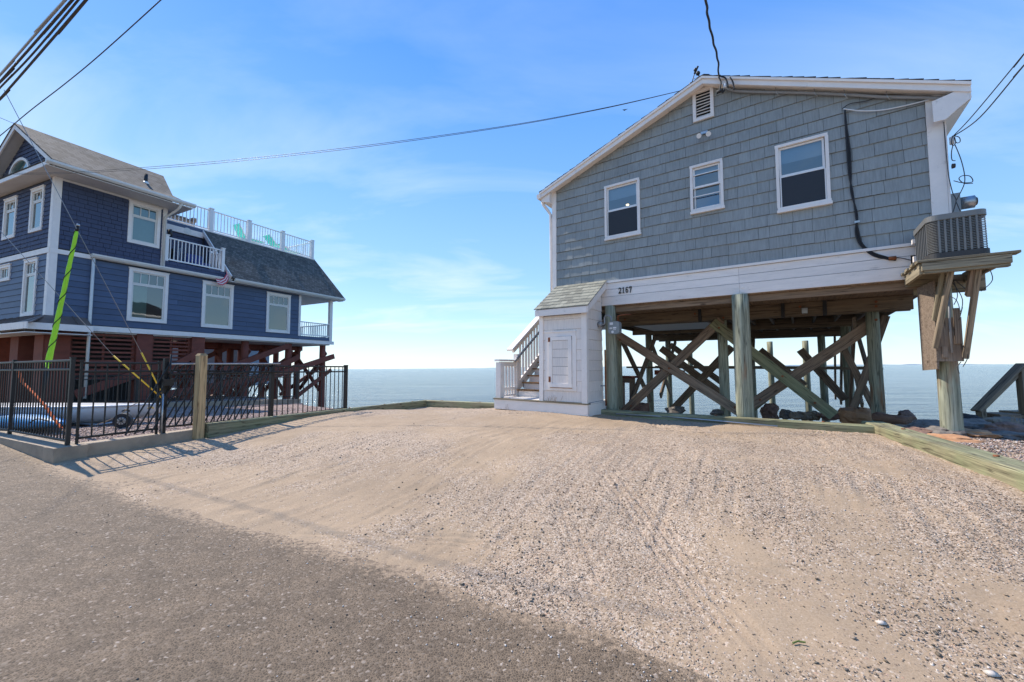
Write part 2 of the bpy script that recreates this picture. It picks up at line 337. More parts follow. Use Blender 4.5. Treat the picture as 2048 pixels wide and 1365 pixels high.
M_deck = wood('grey_deck_wood', (.40, .335, .225), (.13, .105, .07), 0)
M_plywood = wood('weathered_plywood', (.33, .25, .185), (.17, .12, .085), 0)
M_log = wood('driftwood', (.30, .17, .11), (.12, .065, .045), 2)
M_post = wood('new_pine_post', (.60, .42, .215), (.38, .245, .12), 0, green=((.18, .20, .07), .35, .64))
M_rail = wood('brown_handrail_wood', (.35, .275, .19), (.15, .115, .08), 0)
M_tread = wood('stair_tread_wood', (.36, .19, .08), (.17, .085, .035), 0)
M_black = plain('black_powder_coat', (.011, .010, .009), .5, var=.15, bump=.02)
M_rubber = plain('black_rubber', (.02, .02, .022), .7, var=.1, bump=.1)
M_cable = plain('cable', (.045, .043, .042), .5, var=.2, bump=0)
M_grey = plain('grey_conduit', (.28, .29, .30), .45, metal=.2, var=.12, bump=.05)
M_galv = plain('galvanised', (.42, .43, .44), .35, metal=.8, var=.15, bump=.05)
M_meter = plain('meter_grey', (.26, .285, .29), .5, metal=.1, var=.1, bump=.05)
M_label = plain('label', (.72, .72, .72), .5, var=.02, bump=0)
M_rust = plain('rust', (.22, .07, .025), .85, var=.4, nscale=20, bump=.4)
M_ac = plain('condenser_metal', (.18, .178, .17), .42, metal=.15, var=.05, bump=.02, tint=.02)
M_acd = plain('condenser_dark', (.035, .034, .034), .6, var=.1, bump=.03)
M_lime = plain('lime_fabric', (.40, .80, .035), .7, var=.1, nscale=14, bump=.3, stretch=(1, 1, .5))
M_orange = plain('orange_strap', (.85, .16, .02), .6, var=.1, bump=.1)
M_yellow = plain('yellow_guard', (.78, .47, .02), .5, var=.1, bump=.02)
M_hull = plain('white_gelcoat', (.66, .64, .62), .3, var=.05, bump=.02, dirt=((.35, .30, .24), .4))
M_kayak = plain('blue_plastic', (.05, .30, .62), .4, var=.1, bump=.02)
M_turq = plain('turquoise_sling', (.06, .62, .52), .6, var=.05, bump=.05)
M_royal = plain('royal_blue_cloth', (.02, .05, .22), .7, var=.1, bump=.05)
M_wicker = plain('brown_wicker', (.16, .13, .10), .85, var=.4, nscale=60, bump=.6)
M_concrete = plain('curb_concrete', (.35, .27, .19), .85, var=.15, nscale=6, bump=.25, dirt=((.20, .16, .12), .6, 2.2, .5))
M_twig = plain('green_twig', (.13, .17, .03), .7, var=.2, bump=0)
M_shell = plain('shell_white', (.58, .50, .42), .6, var=.1, bump=.1)
M_redstripe = plain('red_cloth', (.62, .05, .09), .8, var=.1, bump=.1)
M_whitecloth = plain('white_cloth', (.74, .70, .70), .8, var=.05, bump=.1)
M_copper = plain('brown_metal_roof', (.17, .12, .095), .5, metal=.1, var=.25, nscale=3, bump=.04)
M_tar = plain('black_roof_edge', (.03, .03, .032), .9, var=.4, nscale=40, bump=.6)
def rock_mat(name, a, b_):
    m, nt, b = new_mat(name); co, rnd = objrand_coords(nt, (1, 1, 1))
    n1 = N(nt, 'ShaderNodeTexNoise', {'Scale': 7, 'Detail': 10, 'Roughness': .7}); nt.links.new(co, n1.inputs[0])
    nt.links.new(ramp(nt, [(.3, a), (.7, b_)], n1.outputs[0]), b.inputs['Base Color']); b.inputs['Roughness'].default_value = .85
    bp = N(nt, 'ShaderNodeBump', {'Strength': .8, 'Distance': .02}); nt.links.new(n1.outputs[0], bp.inputs['Height']); nt.links.new(bp.outputs[0], b.inputs['Normal']); return m
M_rockO = rock_mat('orange_granite', (.34, .155, .075), (.60, .33, .17)); M_rockG = rock_mat('grey_stone', (.09, .075, .065), (.27, .235, .205))
M_rockB = rock_mat('brown_stone', (.13, .075, .055), (.33, .20, .15)); M_rockT = rock_mat('tan_stone', (.16, .12, .085), (.36, .28, .20)); M_rockK = rock_mat('dark_wet_stone', (.022, .022, .024), (.07, .07, .075))
def asphalt_shingle(name, a, b_, fr, sc=(4.2, 6.2)):
    """roof covering too far to pick tabs apart: rows and tabs as colour and relief, in the house's own directions"""
    m, nt, b = new_mat(name); ge = N(nt, 'ShaderNodeNewGeometry')
    d1 = N(nt, 'ShaderNodeVectorMath', {1: tuple(fr.u)}, operation='DOT_PRODUCT'); nt.links.new(ge.outputs['Position'], d1.inputs[0])
    sz = N(nt, 'ShaderNodeSeparateXYZ'); nt.links.new(ge.outputs['Position'], sz.inputs[0]); cb = N(nt, 'ShaderNodeCombineXYZ')
    nt.links.new(d1.outputs['Value'], cb.inputs[0]); nt.links.new(sz.outputs[2], cb.inputs[1])
    br = N(nt, 'ShaderNodeTexBrick', {'Scale': 1, 'Brick Width': 1/sc[0], 'Row Height': 1/sc[1], 'Mortar Size': .006, 'Color1': (*a, 1), 'Color2': (*b_, 1), 'Mortar': (a[0]*.45, a[1]*.45, a[2]*.45, 1), 'Bias': 0}); nt.links.new(cb.outputs[0], br.inputs[0])
    n1 = N(nt, 'ShaderNodeTexNoise', {'Scale': 30, 'Detail': 8, 'Roughness': .8}); nt.links.new(ge.outputs['Position'], n1.inputs[0])
    n2 = N(nt, 'ShaderNodeTexNoise', {'Scale': 1.2, 'Detail': 5}); nt.links.new(ge.outputs['Position'], n2.inputs[0])
    mm = N(nt, 'ShaderNodeMath', operation='MULTIPLY'); nt.links.new(maprange(nt, n1.outputs[0], .25, .75, .7, 1.3), mm.inputs[0]); nt.links.new(maprange(nt, n2.outputs[0], .3, .7, .94, 1.06), mm.inputs[1])
    nt.links.new(vmul(nt, br.outputs[0], mm.outputs[0]), b.inputs['Base Color']); b.inputs['Roughness'].default_value = .9; b.inputs['Specular IOR Level'].default_value = .2
    bp = N(nt, 'ShaderNodeBump', {'Strength': .5, 'Distance': .02}); nt.links.new(br.outputs['Fac'], bp.inputs['Height']); bp.invert = True; nt.links.new(bp.outputs[0], b.inputs['Normal']); return m
M_roofB = asphalt_shingle('brown_asphalt_shingles', (.085, .073, .062), (.165, .142, .122), B, (4.2, 7))
M_roofD = asphalt_shingle('charcoal_asphalt_shingles', (.092, .085, .076), (.175, .162, .143), B, (6.5, 9))
M_tab = plain('mossy_asphalt_tab', (.25, .24, .19), .9, var=.3, nscale=60, bump=.4, tint=.28)
def glass(name, tint, refl, rough=.02):
    m = bpy.data.materials.new(name); m.use_nodes = True; nt = m.node_tree; nt.nodes.clear()
    o = N(nt, 'ShaderNodeOutputMaterial'); mx = N(nt, 'ShaderNodeMixShader'); tr = N(nt, 'ShaderNodeBsdfTransparent', {0: (*tint, 1)}); gl = N(nt, 'ShaderNodeBsdfGlossy', {0: (.95, 1, 1, 1), 1: rough})
    fr = N(nt, 'ShaderNodeFresnel', {0: 1.5}); ad = N(nt, 'ShaderNodeMath', {1: refl}, operation='ADD', use_clamp=True); nt.links.new(fr.outputs[0], ad.inputs[0])
    no = N(nt, 'ShaderNodeTexNoise', {'Scale': 1.3}); nt.links.new(worldcoords(nt), no.inputs[0]); bp = N(nt, 'ShaderNodeBump', {'Strength': .04, 'Distance': .05}); nt.links.new(no.outputs[0], bp.inputs['Height']); nt.links.new(bp.outputs[0], gl.inputs['Normal'])
    nt.links.new(ad.outputs[0], mx.inputs[0]); nt.links.new(tr.outputs[0], mx.inputs[1]); nt.links.new(gl.outputs[0], mx.inputs[2]); nt.links.new(mx.outputs[0], o.inputs[0]); return m
M_glassG = glass('window_glass', (.55, .62, .68), .16); M_glassB = glass('coated_window_glass', (.42, .56, .54), .12)
M_screen = plain('insect_screen', (.022, .024, .03), .6, var=.05, bump=0)
M_blind = plain('roller_blind', (.62, .66, .70), .8, var=.02, bump=0)
M_blindg = plain('slat_blind', (.40, .50, .47), .7, var=.05, bump=0)
M_bluecurt = plain('blue_curtain', (.03, .16, .42), .8, var=.1, bump=.1)
# ------------------------------------------------------------------ terrain
def vnoise(x, y, seed=0):
    xi, yi = np.floor(x).astype(np.int64), np.floor(y).astype(np.int64); fx, fy = x-xi, y-yi; fx = fx*fx*(3-2*fx); fy = fy*fy*(3-2*fy)
    def h(a, b):
        n = (a*374761393 + b*668265263 + seed*974634777) & 0xffffffff; n = ((n ^ (n >> 13))*1274126177) & 0xffffffff; return ((n ^ (n >> 16)) & 0xffff)/65535.
    return (h(xi, yi)*(1-fx)+h(xi+1, yi)*fx)*(1-fy)+(h(xi, yi+1)*(1-fx)+h(xi+1, yi+1)*fx)*fy
def fbm(x, y, o=4, seed=0):
    s = 0; a = .5
    for i in range(o): s = s+a*vnoise(x*2**i+i*17.3, y*2**i-i*9.1, seed+i); a *= .5
    return s/(1-.5**o)
def S(t): t = np.clip(t, 0, 1); return t*t*(3-2*t)
EX = [-60, -20, -7.8, -5.9, -5.06, -3.96, -3.34, -2.53, -1.79, -1.26, -.76, -.01, .36, .71, 1.01, 3, 8, 60]; EY = [33, 12.2, 6.08, 5.10, 4.60, 4.10, 3.80, 3.47, 3.22, 2.98, 2.75, 2.36, 2.19, 1.97, 1.76, .75, -1.9, -30]
SX = [-60, -20, -12, -8.2, -7.0, -5, -4.4, -2.95, -.6, .4, 1.2, 1.7, 5.5, 6.3, 7.3, 10, 20, 60]; SY = [46, 24, 18.5, 15.4, 13.8, 12.2, 11.6, 12.6, 11.45, 11.0, 9.2, 8.75, 6.35, 6.6, 6.95, 6.6, 1.5, -22]
def zroad(x): return .25*np.clip(-x/5.8, 0, 2.2)**1.3
def tracks(x, y):
    """tyre tracks in the sand: pairs of grooved bands along gentle arcs"""
    h = np.zeros_like(x)
    for (cx, cy, r, wd, a0, a1, d) in ((-6.5, -6.0, 12.2, .11, 35, 75, 1), (-6.5, -6.0, 13.6, .11, 30, 76, 1), (9.0, 13.0, 10.6, .10, 200, 255, 1), (9.0, 13.0, 9.2, .10, 200, 250, .8), (-4.0, 9.6, 5.4, .09, 285, 330, .8), (3.4, -1.0, 6.1, .1, 60, 110, .7), (3.6, 6.6, 1.15, .16, 150, 330, 1.3), (1.0, 2.2, 40, .13, 0, 0, 0), (-38.9, 1.0, 40, .14, 0, 4.5, 1.3), (-39.5, 1.2, 40, .10, 0, 3.5, 1.0), (-1.2, -3.0, 6.2, .10, 48, 100, 1.0)):
        dx, dy = x-cx, y-cy; q = np.hypot(dx, dy)-r; an = np.degrees(np.arctan2(dy, dx)) % 360; a0_, a1_ = a0 % 360, a1 % 360
        ins = ((an-a0_) % 360) < ((a1-a0) % 360); fade = S(fbm(x*1.7+cx, y*1.7, 3, 5)*3-.6)
        m = np.exp(-(q/wd)**4)*ins*fade*d
        h -= m*.008; h += m*.0065*np.sin(q*2*np.pi/.068)
    return h
def shell_mask(x, y):
    n = fbm(x*.55+3, y*.55+1, 4, 11); n2 = fbm(x*1.9, y*1.9, 3, 23)
    right = S((x*.5-.02*y+.6)/1.6); base = .36+.50*right
    band = S((y-6.8-.0*x)/1.6)*.35                      # shells thrown up along the bulkhead
    left = S((-x-.6)/2.5)*.22
    return np.clip((n-.5)*3.0+(n2-.5)*1.8+base+band-left-.08, .05, 1)
def ysea(x): return np.interp(x, SX, SY)
def gz_np(x, y, fine=False):
    ye = np.interp(x, EX, EY); u = (y-ye)*.87; zr = zroad(x)
    zt = .385-.075*S((-x-1)/3.5)*S((9-y)/2)-.22*S((y-8.8)/3.3)*S((1-x)/2)+.065*np.exp(-((x-.3)**2+(y-8.6)**2)/1.6)
    z = zr+(zt-zr)*S(u/2.9)*(u > 0)
    z = z+np.clip(u*.10, -.035, .012)
    if fine:
        on = S(u/.3+.3)
        z = z+on*((fbm(x*.9, y*.9, 3, 3)-.5)*.05+(fbm(x*5, y*5, 3, 4)-.5)*.014+(fbm(x*22, y*22, 2, 6)-.5)*.006*(y < 8)+tracks(x, y))+(fbm(x*2.1, y*2.1, 4, 8)-.5)*.022*np.exp(-(u/.25)**2)
        st, ss = x*.857-y*.515, x*.515+y*.857
        z = z+on*(fbm(st*17, ss*1.6, 3, 14)-.5)*.022*S(fbm(x*.8, y*.8, 2, 31)*3-.7)
    fl = x+7.605-.393*y; inside = S((-fl-.08)/.12)*S((y-(5.1-.49*(x+5.6))-.05)/.15)
    z = z*(1-inside)+(.36-.24*S((y-7)/5))*inside+(inside*(fbm(x*3, y*3, 3, 9)-.5)*.05 if fine else 0)
    s = (y-ysea(x))*.85
    z = z-S(s/.8)*3.4-S((s-.4)/3)*2
    return z
def gz(x, y): return float(gz_np(np.array([x]), np.array([y]), True)[0])
def grid(name, xs, ys, zf, mat, kind='structure', attrs=None):
    X, Y = np.meshgrid(xs, ys); Z = zf(X, Y); nx, ny = len(xs), len(ys)
    me = bpy.data.meshes.new(name); me.vertices.add(nx*ny); me.vertices.foreach_set('co', np.stack([X, Y, Z], -1).astype(np.float32).ravel())
    i = (np.arange(ny-1)[:, None]*nx+np.arange(nx-1)[None]).ravel(); q = np.stack([i, i+1, i+nx+1, i+nx], -1).astype(np.int32).ravel()
    me.loops.add(len(q)); me.loops.foreach_set('vertex_index', q); me.polygons.add(len(i)); me.polygons.foreach_set('loop_start', np.arange(0, len(q), 4, dtype=np.int32)); me.polygons.foreach_set('loop_total', np.full(len(i), 4, np.int32))
    me.polygons.foreach_set('use_smooth', np.ones(len(i), bool)); me.update(calc_edges=True)
    for nm, fn in (attrs or {}).items():
        a = me.attributes.new(nm, 'FLOAT', 'POINT'); a.data.foreach_set('value', fn(X, Y).astype(np.float32).ravel())
    setmat(me, mat); o = bpy.data.objects.new(name, me); reg(o, Matrix.Identity(4), None); o['kind'] = kind; return o
def cat(*a): return np.unique(np.concatenate(a))
# sand and shells
m, nt, b = new_mat('sand_and_shells'); M_sand = m
wc = worldcoords(nt); at = N(nt, 'ShaderNodeAttribute', attribute_name='shell'); ay = N(nt, 'ShaderNodeAttribute', attribute_name='yard')
n1 = N(nt, 'ShaderNodeTexNoise', {'Scale': 90, 'Detail': 6, 'Roughness': .8}); nt.links.new(wc, n1.inputs[0])
n2 = N(nt, 'ShaderNodeTexNoise', {'Scale': 1.1, 'Detail': 6, 'Roughness': .65}); nt.links.new(wc, n2.inputs[0])
n4 = N(nt, 'ShaderNodeTexNoise', {'Scale': 9, 'Detail': 6, 'Roughness': .7}); nt.links.new(wc, n4.inputs[0])
sandc = ramp(nt, [(.3, (.27, .188, .115)), (.5, (.375, .27, .175)), (.7, (.465, .345, .235))], n1.outputs[0])
v1 = N(nt, 'ShaderNodeTexVoronoi', {'Scale': 95, 'Randomness': 1}); nt.links.new(wc, v1.inputs[0]); sxyz = N(nt, 'ShaderNodeSeparateXYZ'); nt.links.new(v1.outputs['Color'], sxyz.inputs[0])
shellc = ramp(nt, [(0, (.12, .09, .065)), (.10, (.24, .17, .115)), (.25, (.34, .245, .165)), (.5, (.40, .295, .205)), (.75, (.46, .35, .255)), (.94, (.56, .46, .36)), (1, (.42, .26, .17))], sxyz.outputs[0])
yardc = ramp(nt, [(0, (.08, .055, .045)), (.3, (.18, .115, .09)), (.6, (.28, .185, .15)), (.85, (.42, .31, .26)), (1, (.54, .45, .40))], sxyz.outputs[1])
thr = N(nt, 'ShaderNodeMath', operation='ADD'); nt.links.new(at.outputs['Fac'], thr.inputs[0]); nt.links.new(maprange(nt, n4.outputs[0], .2, .8, -.42, .42), thr.inputs[1])
cell = N(nt, 'ShaderNodeMath', operation='GREATER_THAN'); nt.links.new(thr.outputs[0], cell.inputs[0]); nt.links.new(sxyz.outputs[2], cell.inputs[1])
mxs = N(nt, 'ShaderNodeMixRGB'); nt.links.new(cell.outputs[0], mxs.inputs[0]); nt.links.new(sandc, mxs.inputs[1]); nt.links.new(shellc, mxs.inputs[2])
mxy = N(nt, 'ShaderNodeMixRGB'); nt.links.new(ay.outputs['Fac'], mxy.inputs[0]); nt.links.new(mxs.outputs[0], mxy.inputs[1]); nt.links.new(yardc, mxy.inputs[2])
nt.links.new(vmul(nt, mxy.outputs[0], maprange(nt, n2.outputs[0], .3, .7, .86, 1.14)), b.inputs['Base Color']); b.inputs['Roughness'].default_value = .9; b.inputs['Specular IOR Level'].default_value = .25
hh = N(nt, 'ShaderNodeMath', operation='MULTIPLY_ADD'); nt.links.new(cell.outputs[0], hh.inputs[0]); nt.links.new(maprange(nt, v1.outputs['Distance'], 0, .6, .9, 0), hh.inputs[1]); nt.links.new(n1.outputs[0], hh.inputs[2])
bp = N(nt, 'ShaderNodeBump', {'Strength': .55, 'Distance': .006}); nt.links.new(hh.outputs[0], bp.inputs['Height']); nt.links.new(bp.outputs[0], b.inputs['Normal'])
# asphalt
m, nt, b = new_mat('worn_asphalt'); M_road = m
wc = worldcoords(nt); du = N(nt, 'ShaderNodeAttribute', attribute_name='dust')
nd = N(nt, 'ShaderNodeTexNoise', {'Scale': 60, 'Detail': 3}); nt.links.new(wc, nd.inputs[0]); wa = N(nt, 'ShaderNodeMixRGB', {0: .012}, blend_type='ADD'); nt.links.new(wc, wa.inputs[1]); nt.links.new(nd.outputs[1], wa.inputs[2])
v1 = N(nt, 'ShaderNodeTexVoronoi', {'Scale': 78}, feature='DISTANCE_TO_EDGE'); nt.links.new(wa.outputs[0], v1.inputs[0])
v2 = N(nt, 'ShaderNodeTexVoronoi', {'Scale': 78}); nt.links.new(wa.outputs[0], v2.inputs[0]); sp2 = N(nt, 'ShaderNodeSeparateXYZ'); nt.links.new(v2.outputs['Color'], sp2.inputs[0])
n1 = N(nt, 'ShaderNodeTexNoise', {'Scale': .8, 'Detail': 7, 'Roughness': .65}); nt.links.new(wc, n1.inputs[0])
n2 = N(nt, 'ShaderNodeTexNoise', {'Scale': 7, 'Detail': 5, 'Roughness': .7}); nt.links.new(wc, n2.inputs[0])
stone = ramp(nt, [(0, (.065, .045, .028)), (.5, (.098, .070, .046)), (.85, (.14, .103, .070)), (.97, (.23, .18, .135)), (1, (.40, .33, .27))], sp2.outputs[0])
gap = N(nt, 'ShaderNodeMixRGB', {2: (.25, .178, .115, 1)}); nt.links.new(stone, gap.inputs[1])
gf = N(nt, 'ShaderNodeMath', operation='MULTIPLY'); nt.links.new(maprange(nt, v1.outputs['Distance'], .04, .20, 1, 0), gf.inputs[0]); nt.links.new(maprange(nt, n2.outputs[0], .35, .65, .35, 1), gf.inputs[1]); nt.links.new(gf.outputs[0], gap.inputs[0])
n3 = N(nt, 'ShaderNodeTexNoise', {'Scale': 26, 'Detail': 6, 'Roughness': .8}); nt.links.new(wc, n3.inputs[0])
dm = N(nt, 'ShaderNodeMath', operation='ADD'); nt.links.new(du.outputs['Fac'], dm.inputs[0]); nt.links.new(maprange(nt, n3.outputs[0], .3, .7, -.5, .5), dm.inputs[1])
dus = N(nt, 'ShaderNodeMixRGB', {2: (.40, .285, .185, 1)}); nt.links.new(maprange(nt, dm.outputs[0], .35, .75, 0, .9), dus.inputs[0]); nt.links.new(gap.outputs[0], dus.inputs[1])
nt.links.new(vmul(nt, dus.outputs[0], maprange(nt, n1.outputs[0], .3, .7, .85, 1.17)), b.inputs['Base Color']); b.inputs['Roughness'].default_value = .8; b.inputs['Specular IOR Level'].default_value = .35
bp = N(nt, 'ShaderNodeBump', {'Strength': .45, 'Distance': .006}); nt.links.new(maprange(nt, v1.outputs['Distance'], 0, .2, 0, 1), bp.inputs['Height']); nt.links.new(bp.outputs[0], b.inputs['Normal'])
xs = cat(np.linspace(-70, -12, 40), np.linspace(-12, -7, 60), np.arange(-7, 5.2, .024), np.linspace(5.2, 12, 60), np.linspace(12, 70, 30))
ys = cat(np.linspace(-50, -1, 20), np.linspace(-1, 1.3, 10), np.arange(1.3, 4, .018), np.arange(4, 8, .028), np.arange(8, 13, .05), np.linspace(13, 30, 60), np.linspace(30, 60, 12))
def yardm(x, y): return S((-(x+7.605-.393*y)-.02)/.1)*S((y-(5.1-.49*(x+5.6)))/.1)
grid('ground', xs, ys, lambda x, y: gz_np(x, y, True), M_sand, attrs={'shell': shell_mask, 'yard': yardm})
xs2 = cat(np.linspace(-70, -10, 40), np.arange(-10, 6, .1), np.linspace(6, 70, 30)); ys2 = cat(np.linspace(-50, -1, 20), np.arange(-1, 8, .1), np.linspace(8, 40, 30))
def roadz(x, y):
    u = (y-np.interp(x, EX, EY))*.87; return zroad(x)-S((u-.5)/.4)*.5-np.clip(u-3, 0, 8)*1.0
grid('road', xs2, ys2, roadz, M_road, attrs={'dust': lambda x, y: S(1+((y-np.interp(x, EX, EY))*.87)/.26)*.60+.0*S((-x-1)/4)})
# sea
m, nt, b = new_mat('sea_water'); M_sea = m
wc = worldcoords(nt, (.22, 1.0, 1)); b.inputs['Base Color'].default_value = (.055, .095, .125, 1); b.inputs['Roughness'].default_value = .12; b.inputs['IOR'].default_value = 1.27
n1 = N(nt, 'ShaderNodeTexNoise', {'Scale': .9, 'Detail': 8, 'Roughness': .6, 'Distortion': .4}); nt.links.new(wc, n1.inputs[0])
wc2 = worldcoords(nt, (.02, .09, 1)); n2 = N(nt, 'ShaderNodeTexNoise', {'Scale': 1, 'Detail': 5}); nt.links.new(wc2, n2.inputs[0])
ad = N(nt, 'ShaderNodeMath', {1: 2.2}, operation='MULTIPLY_ADD'); nt.links.new(n2.outputs[0], ad.inputs[0]); nt.links.new(n1.outputs[0], ad.inputs[2])
bp = N(nt, 'ShaderNodeBump', {'Strength': .8, 'Distance': .5}); nt.links.new(ad.outputs[0], bp.inputs['Height']); nt.links.new(bp.outputs[0], b.inputs['Normal'])
nt.links.new(ramp(nt, [(.35, (.03, .055, .075)), (.65, (.055, .085, .11))], n2.outputs[0]), b.inputs['Base Color'])
xs = np.array([-40000, -8000, -800, -60, 0, 60, 800, 8000, 40000.]); ys = np.array([-200, -60, 5, 60, 300, 2000, 10000, 45000.])
grid('sea', xs, ys, lambda x, y: x*0-1.25, M_sea)
M_shore = plain('far_shore', (.20, .27, .33), 1, var=.2, nscale=.01, bump=0)  # pale blue-grey: the haze of distance is put into the colour
sh = MB(); rs = random.Random(3)
for (x0, x1, y, hgt) in ((-1500, 4200, 9500, 16), (4500, 11500, 9000, 24)):
    n = 40; top = [Vector((x0+(x1-x0)*i/n, y, -1.3+hgt*(.35+.65*rs.random())*min(1, 4*min(i, n-i)/n))) for i in range(n+1)]
    V = []; F = []
    for i, t in enumerate(top): V += [Vector((t.x, y-300, -1.3)), t, Vector((t.x, y+300, -1.3))]
    for i in range(n): F += [(3*i, 3*i+3, 3*i+4, 3*i+1), (3*i+1, 3*i+4, 3*i+5, 3*i+2)]
    sh.add(V, F)
sh.build('far_shore', M_shore, kind='structure')
# loose shells and pebbles: nobody could count them
m, nt, b = new_mat('shell_bits'); M_bits = m; ca = N(nt, 'ShaderNodeAttribute', attribute_name='tone'); nt.links.new(ca.outputs['Color'], b.inputs['Base Color']); b.inputs['Roughness'].default_value = .75; b.inputs['Specular IOR Level'].default_value = .3
def scatter(name, P, size, flat, pal, seed, pw=None):
    rng = np.random.default_rng(seed); n = len(P); base = np.array([[1, 0, 0], [.3, .9, 0], [-.8, .6, 0], [-.8, -.6, 0], [.3, -.9, 0], [0, 0, 1], [0, 0, -.6]]); tri = np.array([[0, 1, 5], [1, 2, 5], [2, 3, 5], [3, 4, 5], [4, 0, 5], [1, 0, 6], [2, 1, 6], [3, 2, 6], [4, 3, 6], [0, 4, 6]])
    an = rng.uniform(0, 6.283, n); c, s = np.cos(an), np.sin(an); sx_ = size*rng.uniform(.7, 1.25, n); sy_ = size*rng.uniform(.45, 1, n); sz_ = size*flat*rng.uniform(.6, 1.3, n)
    q = base[None]*(1+rng.uniform(-.25, .25, (n, 7, 3))); q = q*np.stack([sx_, sy_, sz_], -1)[:, None]
    tl = rng.normal(0, .25, (n, 2)); q[..., 2] += q[..., 0]*tl[:, :1]+q[..., 1]*tl[:, 1:]
    x = q[..., 0]*c[:, None]-q[..., 1]*s[:, None]; y = q[..., 0]*s[:, None]+q[..., 1]*c[:, None]; V = np.stack([x, y, q[..., 2]], -1)+P[:, None]
    F = (tri[None]+(np.arange(n)*7)[:, None, None]).reshape(-1).astype(np.int32)
    me = bpy.data.meshes.new(name); me.vertices.add(n*7); me.vertices.foreach_set('co', V.astype(np.float32).ravel()); me.loops.add(len(F)); me.loops.foreach_set('vertex_index', F)
    k = len(F)//3; me.polygons.add(k); me.polygons.foreach_set('loop_start', np.arange(0, len(F), 3, dtype=np.int32)); me.polygons.foreach_set('loop_total', np.full(k, 3, np.int32)); me.update(calc_edges=True)
    pal = np.array(pal); ci = rng.choice(len(pal), n, p=pw); colr = pal[ci]*rng.uniform(.75, 1.15, (n, 1)); a = me.attributes.new('tone', 'FLOAT_COLOR', 'POINT')
    a.data.foreach_set('color', np.concatenate([np.repeat(colr, 7, 0), np.ones((n*7, 1))], 1).astype(np.float32).ravel())
    setmat(me, M_bits); o = bpy.data.objects.new(name, me); reg(o, Matrix.Identity(4), None); o['kind'] = 'stuff'; return o
rng = np.random.default_rng(5)
def sample(n, ymin, ymax, dens):
    y = ymin*(ymax/ymin)**rng.random(n); x = rng.uniform(-1.32, 1.32, n)*y; k = dens(x, y) > rng.random(n); return x[k], y[k]
def fr_ok(x, y): return ((y-np.interp(x, EX, EY)) > -.05) & (y < ysea(x)-.1) & (x+7.605-.393*y > .12) & ~((x > 5.45-.46*(6.1-y)*1.0-.35) & (x < 5.45-.46*(6.1-y)+.25) & (y < 6.3))
x, y = sample(300000, 1.3, 12, lambda x, y: fr_ok(x, y)*(.02+.75*shell_mask(x, y)**1.6))
z = gz_np(x, y, True); P = np.stack([x, y, z+.001], -1)
scatter('shell_fragments', P, (.0026+.0040*rng.random(len(x))**2.4)*(1+.35*S((x-.3)/2.5))*(1+.06*y), .17, [(.47, .345, .245), (.56, .44, .335), (.72, .62, .52), (.42, .295, .20), (.33, .235, .16), (.17, .135, .10), (.52, .32, .21)], 1, [.32, .20, .08, .18, .12, .06, .04])
x, y = sample(60000, 1.4, 9, lambda x, y: fr_ok(x, y)*(.004+.34*S((fbm(x*1.1+9, y*1.1, 4, 77)-.5)*7)*shell_mask(x, y)))
z = gz_np(x, y, True); scatter('dark_pebbles', np.stack([x, y, z+.003], -1), (.005+.010*rng.random(len(x))**4), .5, [(.12, .105, .085), (.19, .16, .125), (.28, .22, .165), (.15, .115, .08)], 2)
x, y = sample(14000, 1.35, 7, lambda x, y: ((y-np.interp(x, EX, EY)) > -1.5) & ((y-np.interp(x, EX, EY)) < 0)); u = (y-np.interp(x, EX, EY)); k = rng.random(len(x)) < np.exp(u/.35); x, y = x[k], y[k]
scatter('grit_on_road', np.stack([x, y, zroad(x)+.002], -1), .0028+.005*rng.random(len(x))**2, .55, [(.06, .06, .058), (.5, .4, .3), (.68, .62, .56)], 3)
x, y = sample(60000, 5.2, 13, lambda x, y: (yardm(x, y) > .9) & (y < ysea(x)-.2)); z = gz_np(x, y, True)
scatter('yard_gravel', np.stack([x, y, z+.003], -1), .008+.010*rng.random(len(x)), .6, [(.28, .185, .155), (.40, .30, .26), (.16, .11, .095), (.52, .44, .39)], 4)
x = rng.uniform(4.6, 8.5, 30000); y = rng.uniform(2.8, 6.6, 30000); k = (x-5.52 > .46*(y-6.04)+.2) & (y < ysea(x)-.35); x, y = x[k], y[k]; z = gz_np(x, y, True)
scatter('shell_bank', np.stack([x, y, z+.006], -1), .009+.012*rng.random(len(x))**2, .35, [(.46, .32, .26), (.56, .45, .38), (.68, .60, .54), (.32, .21, .165), (.13, .105, .09)], 6)
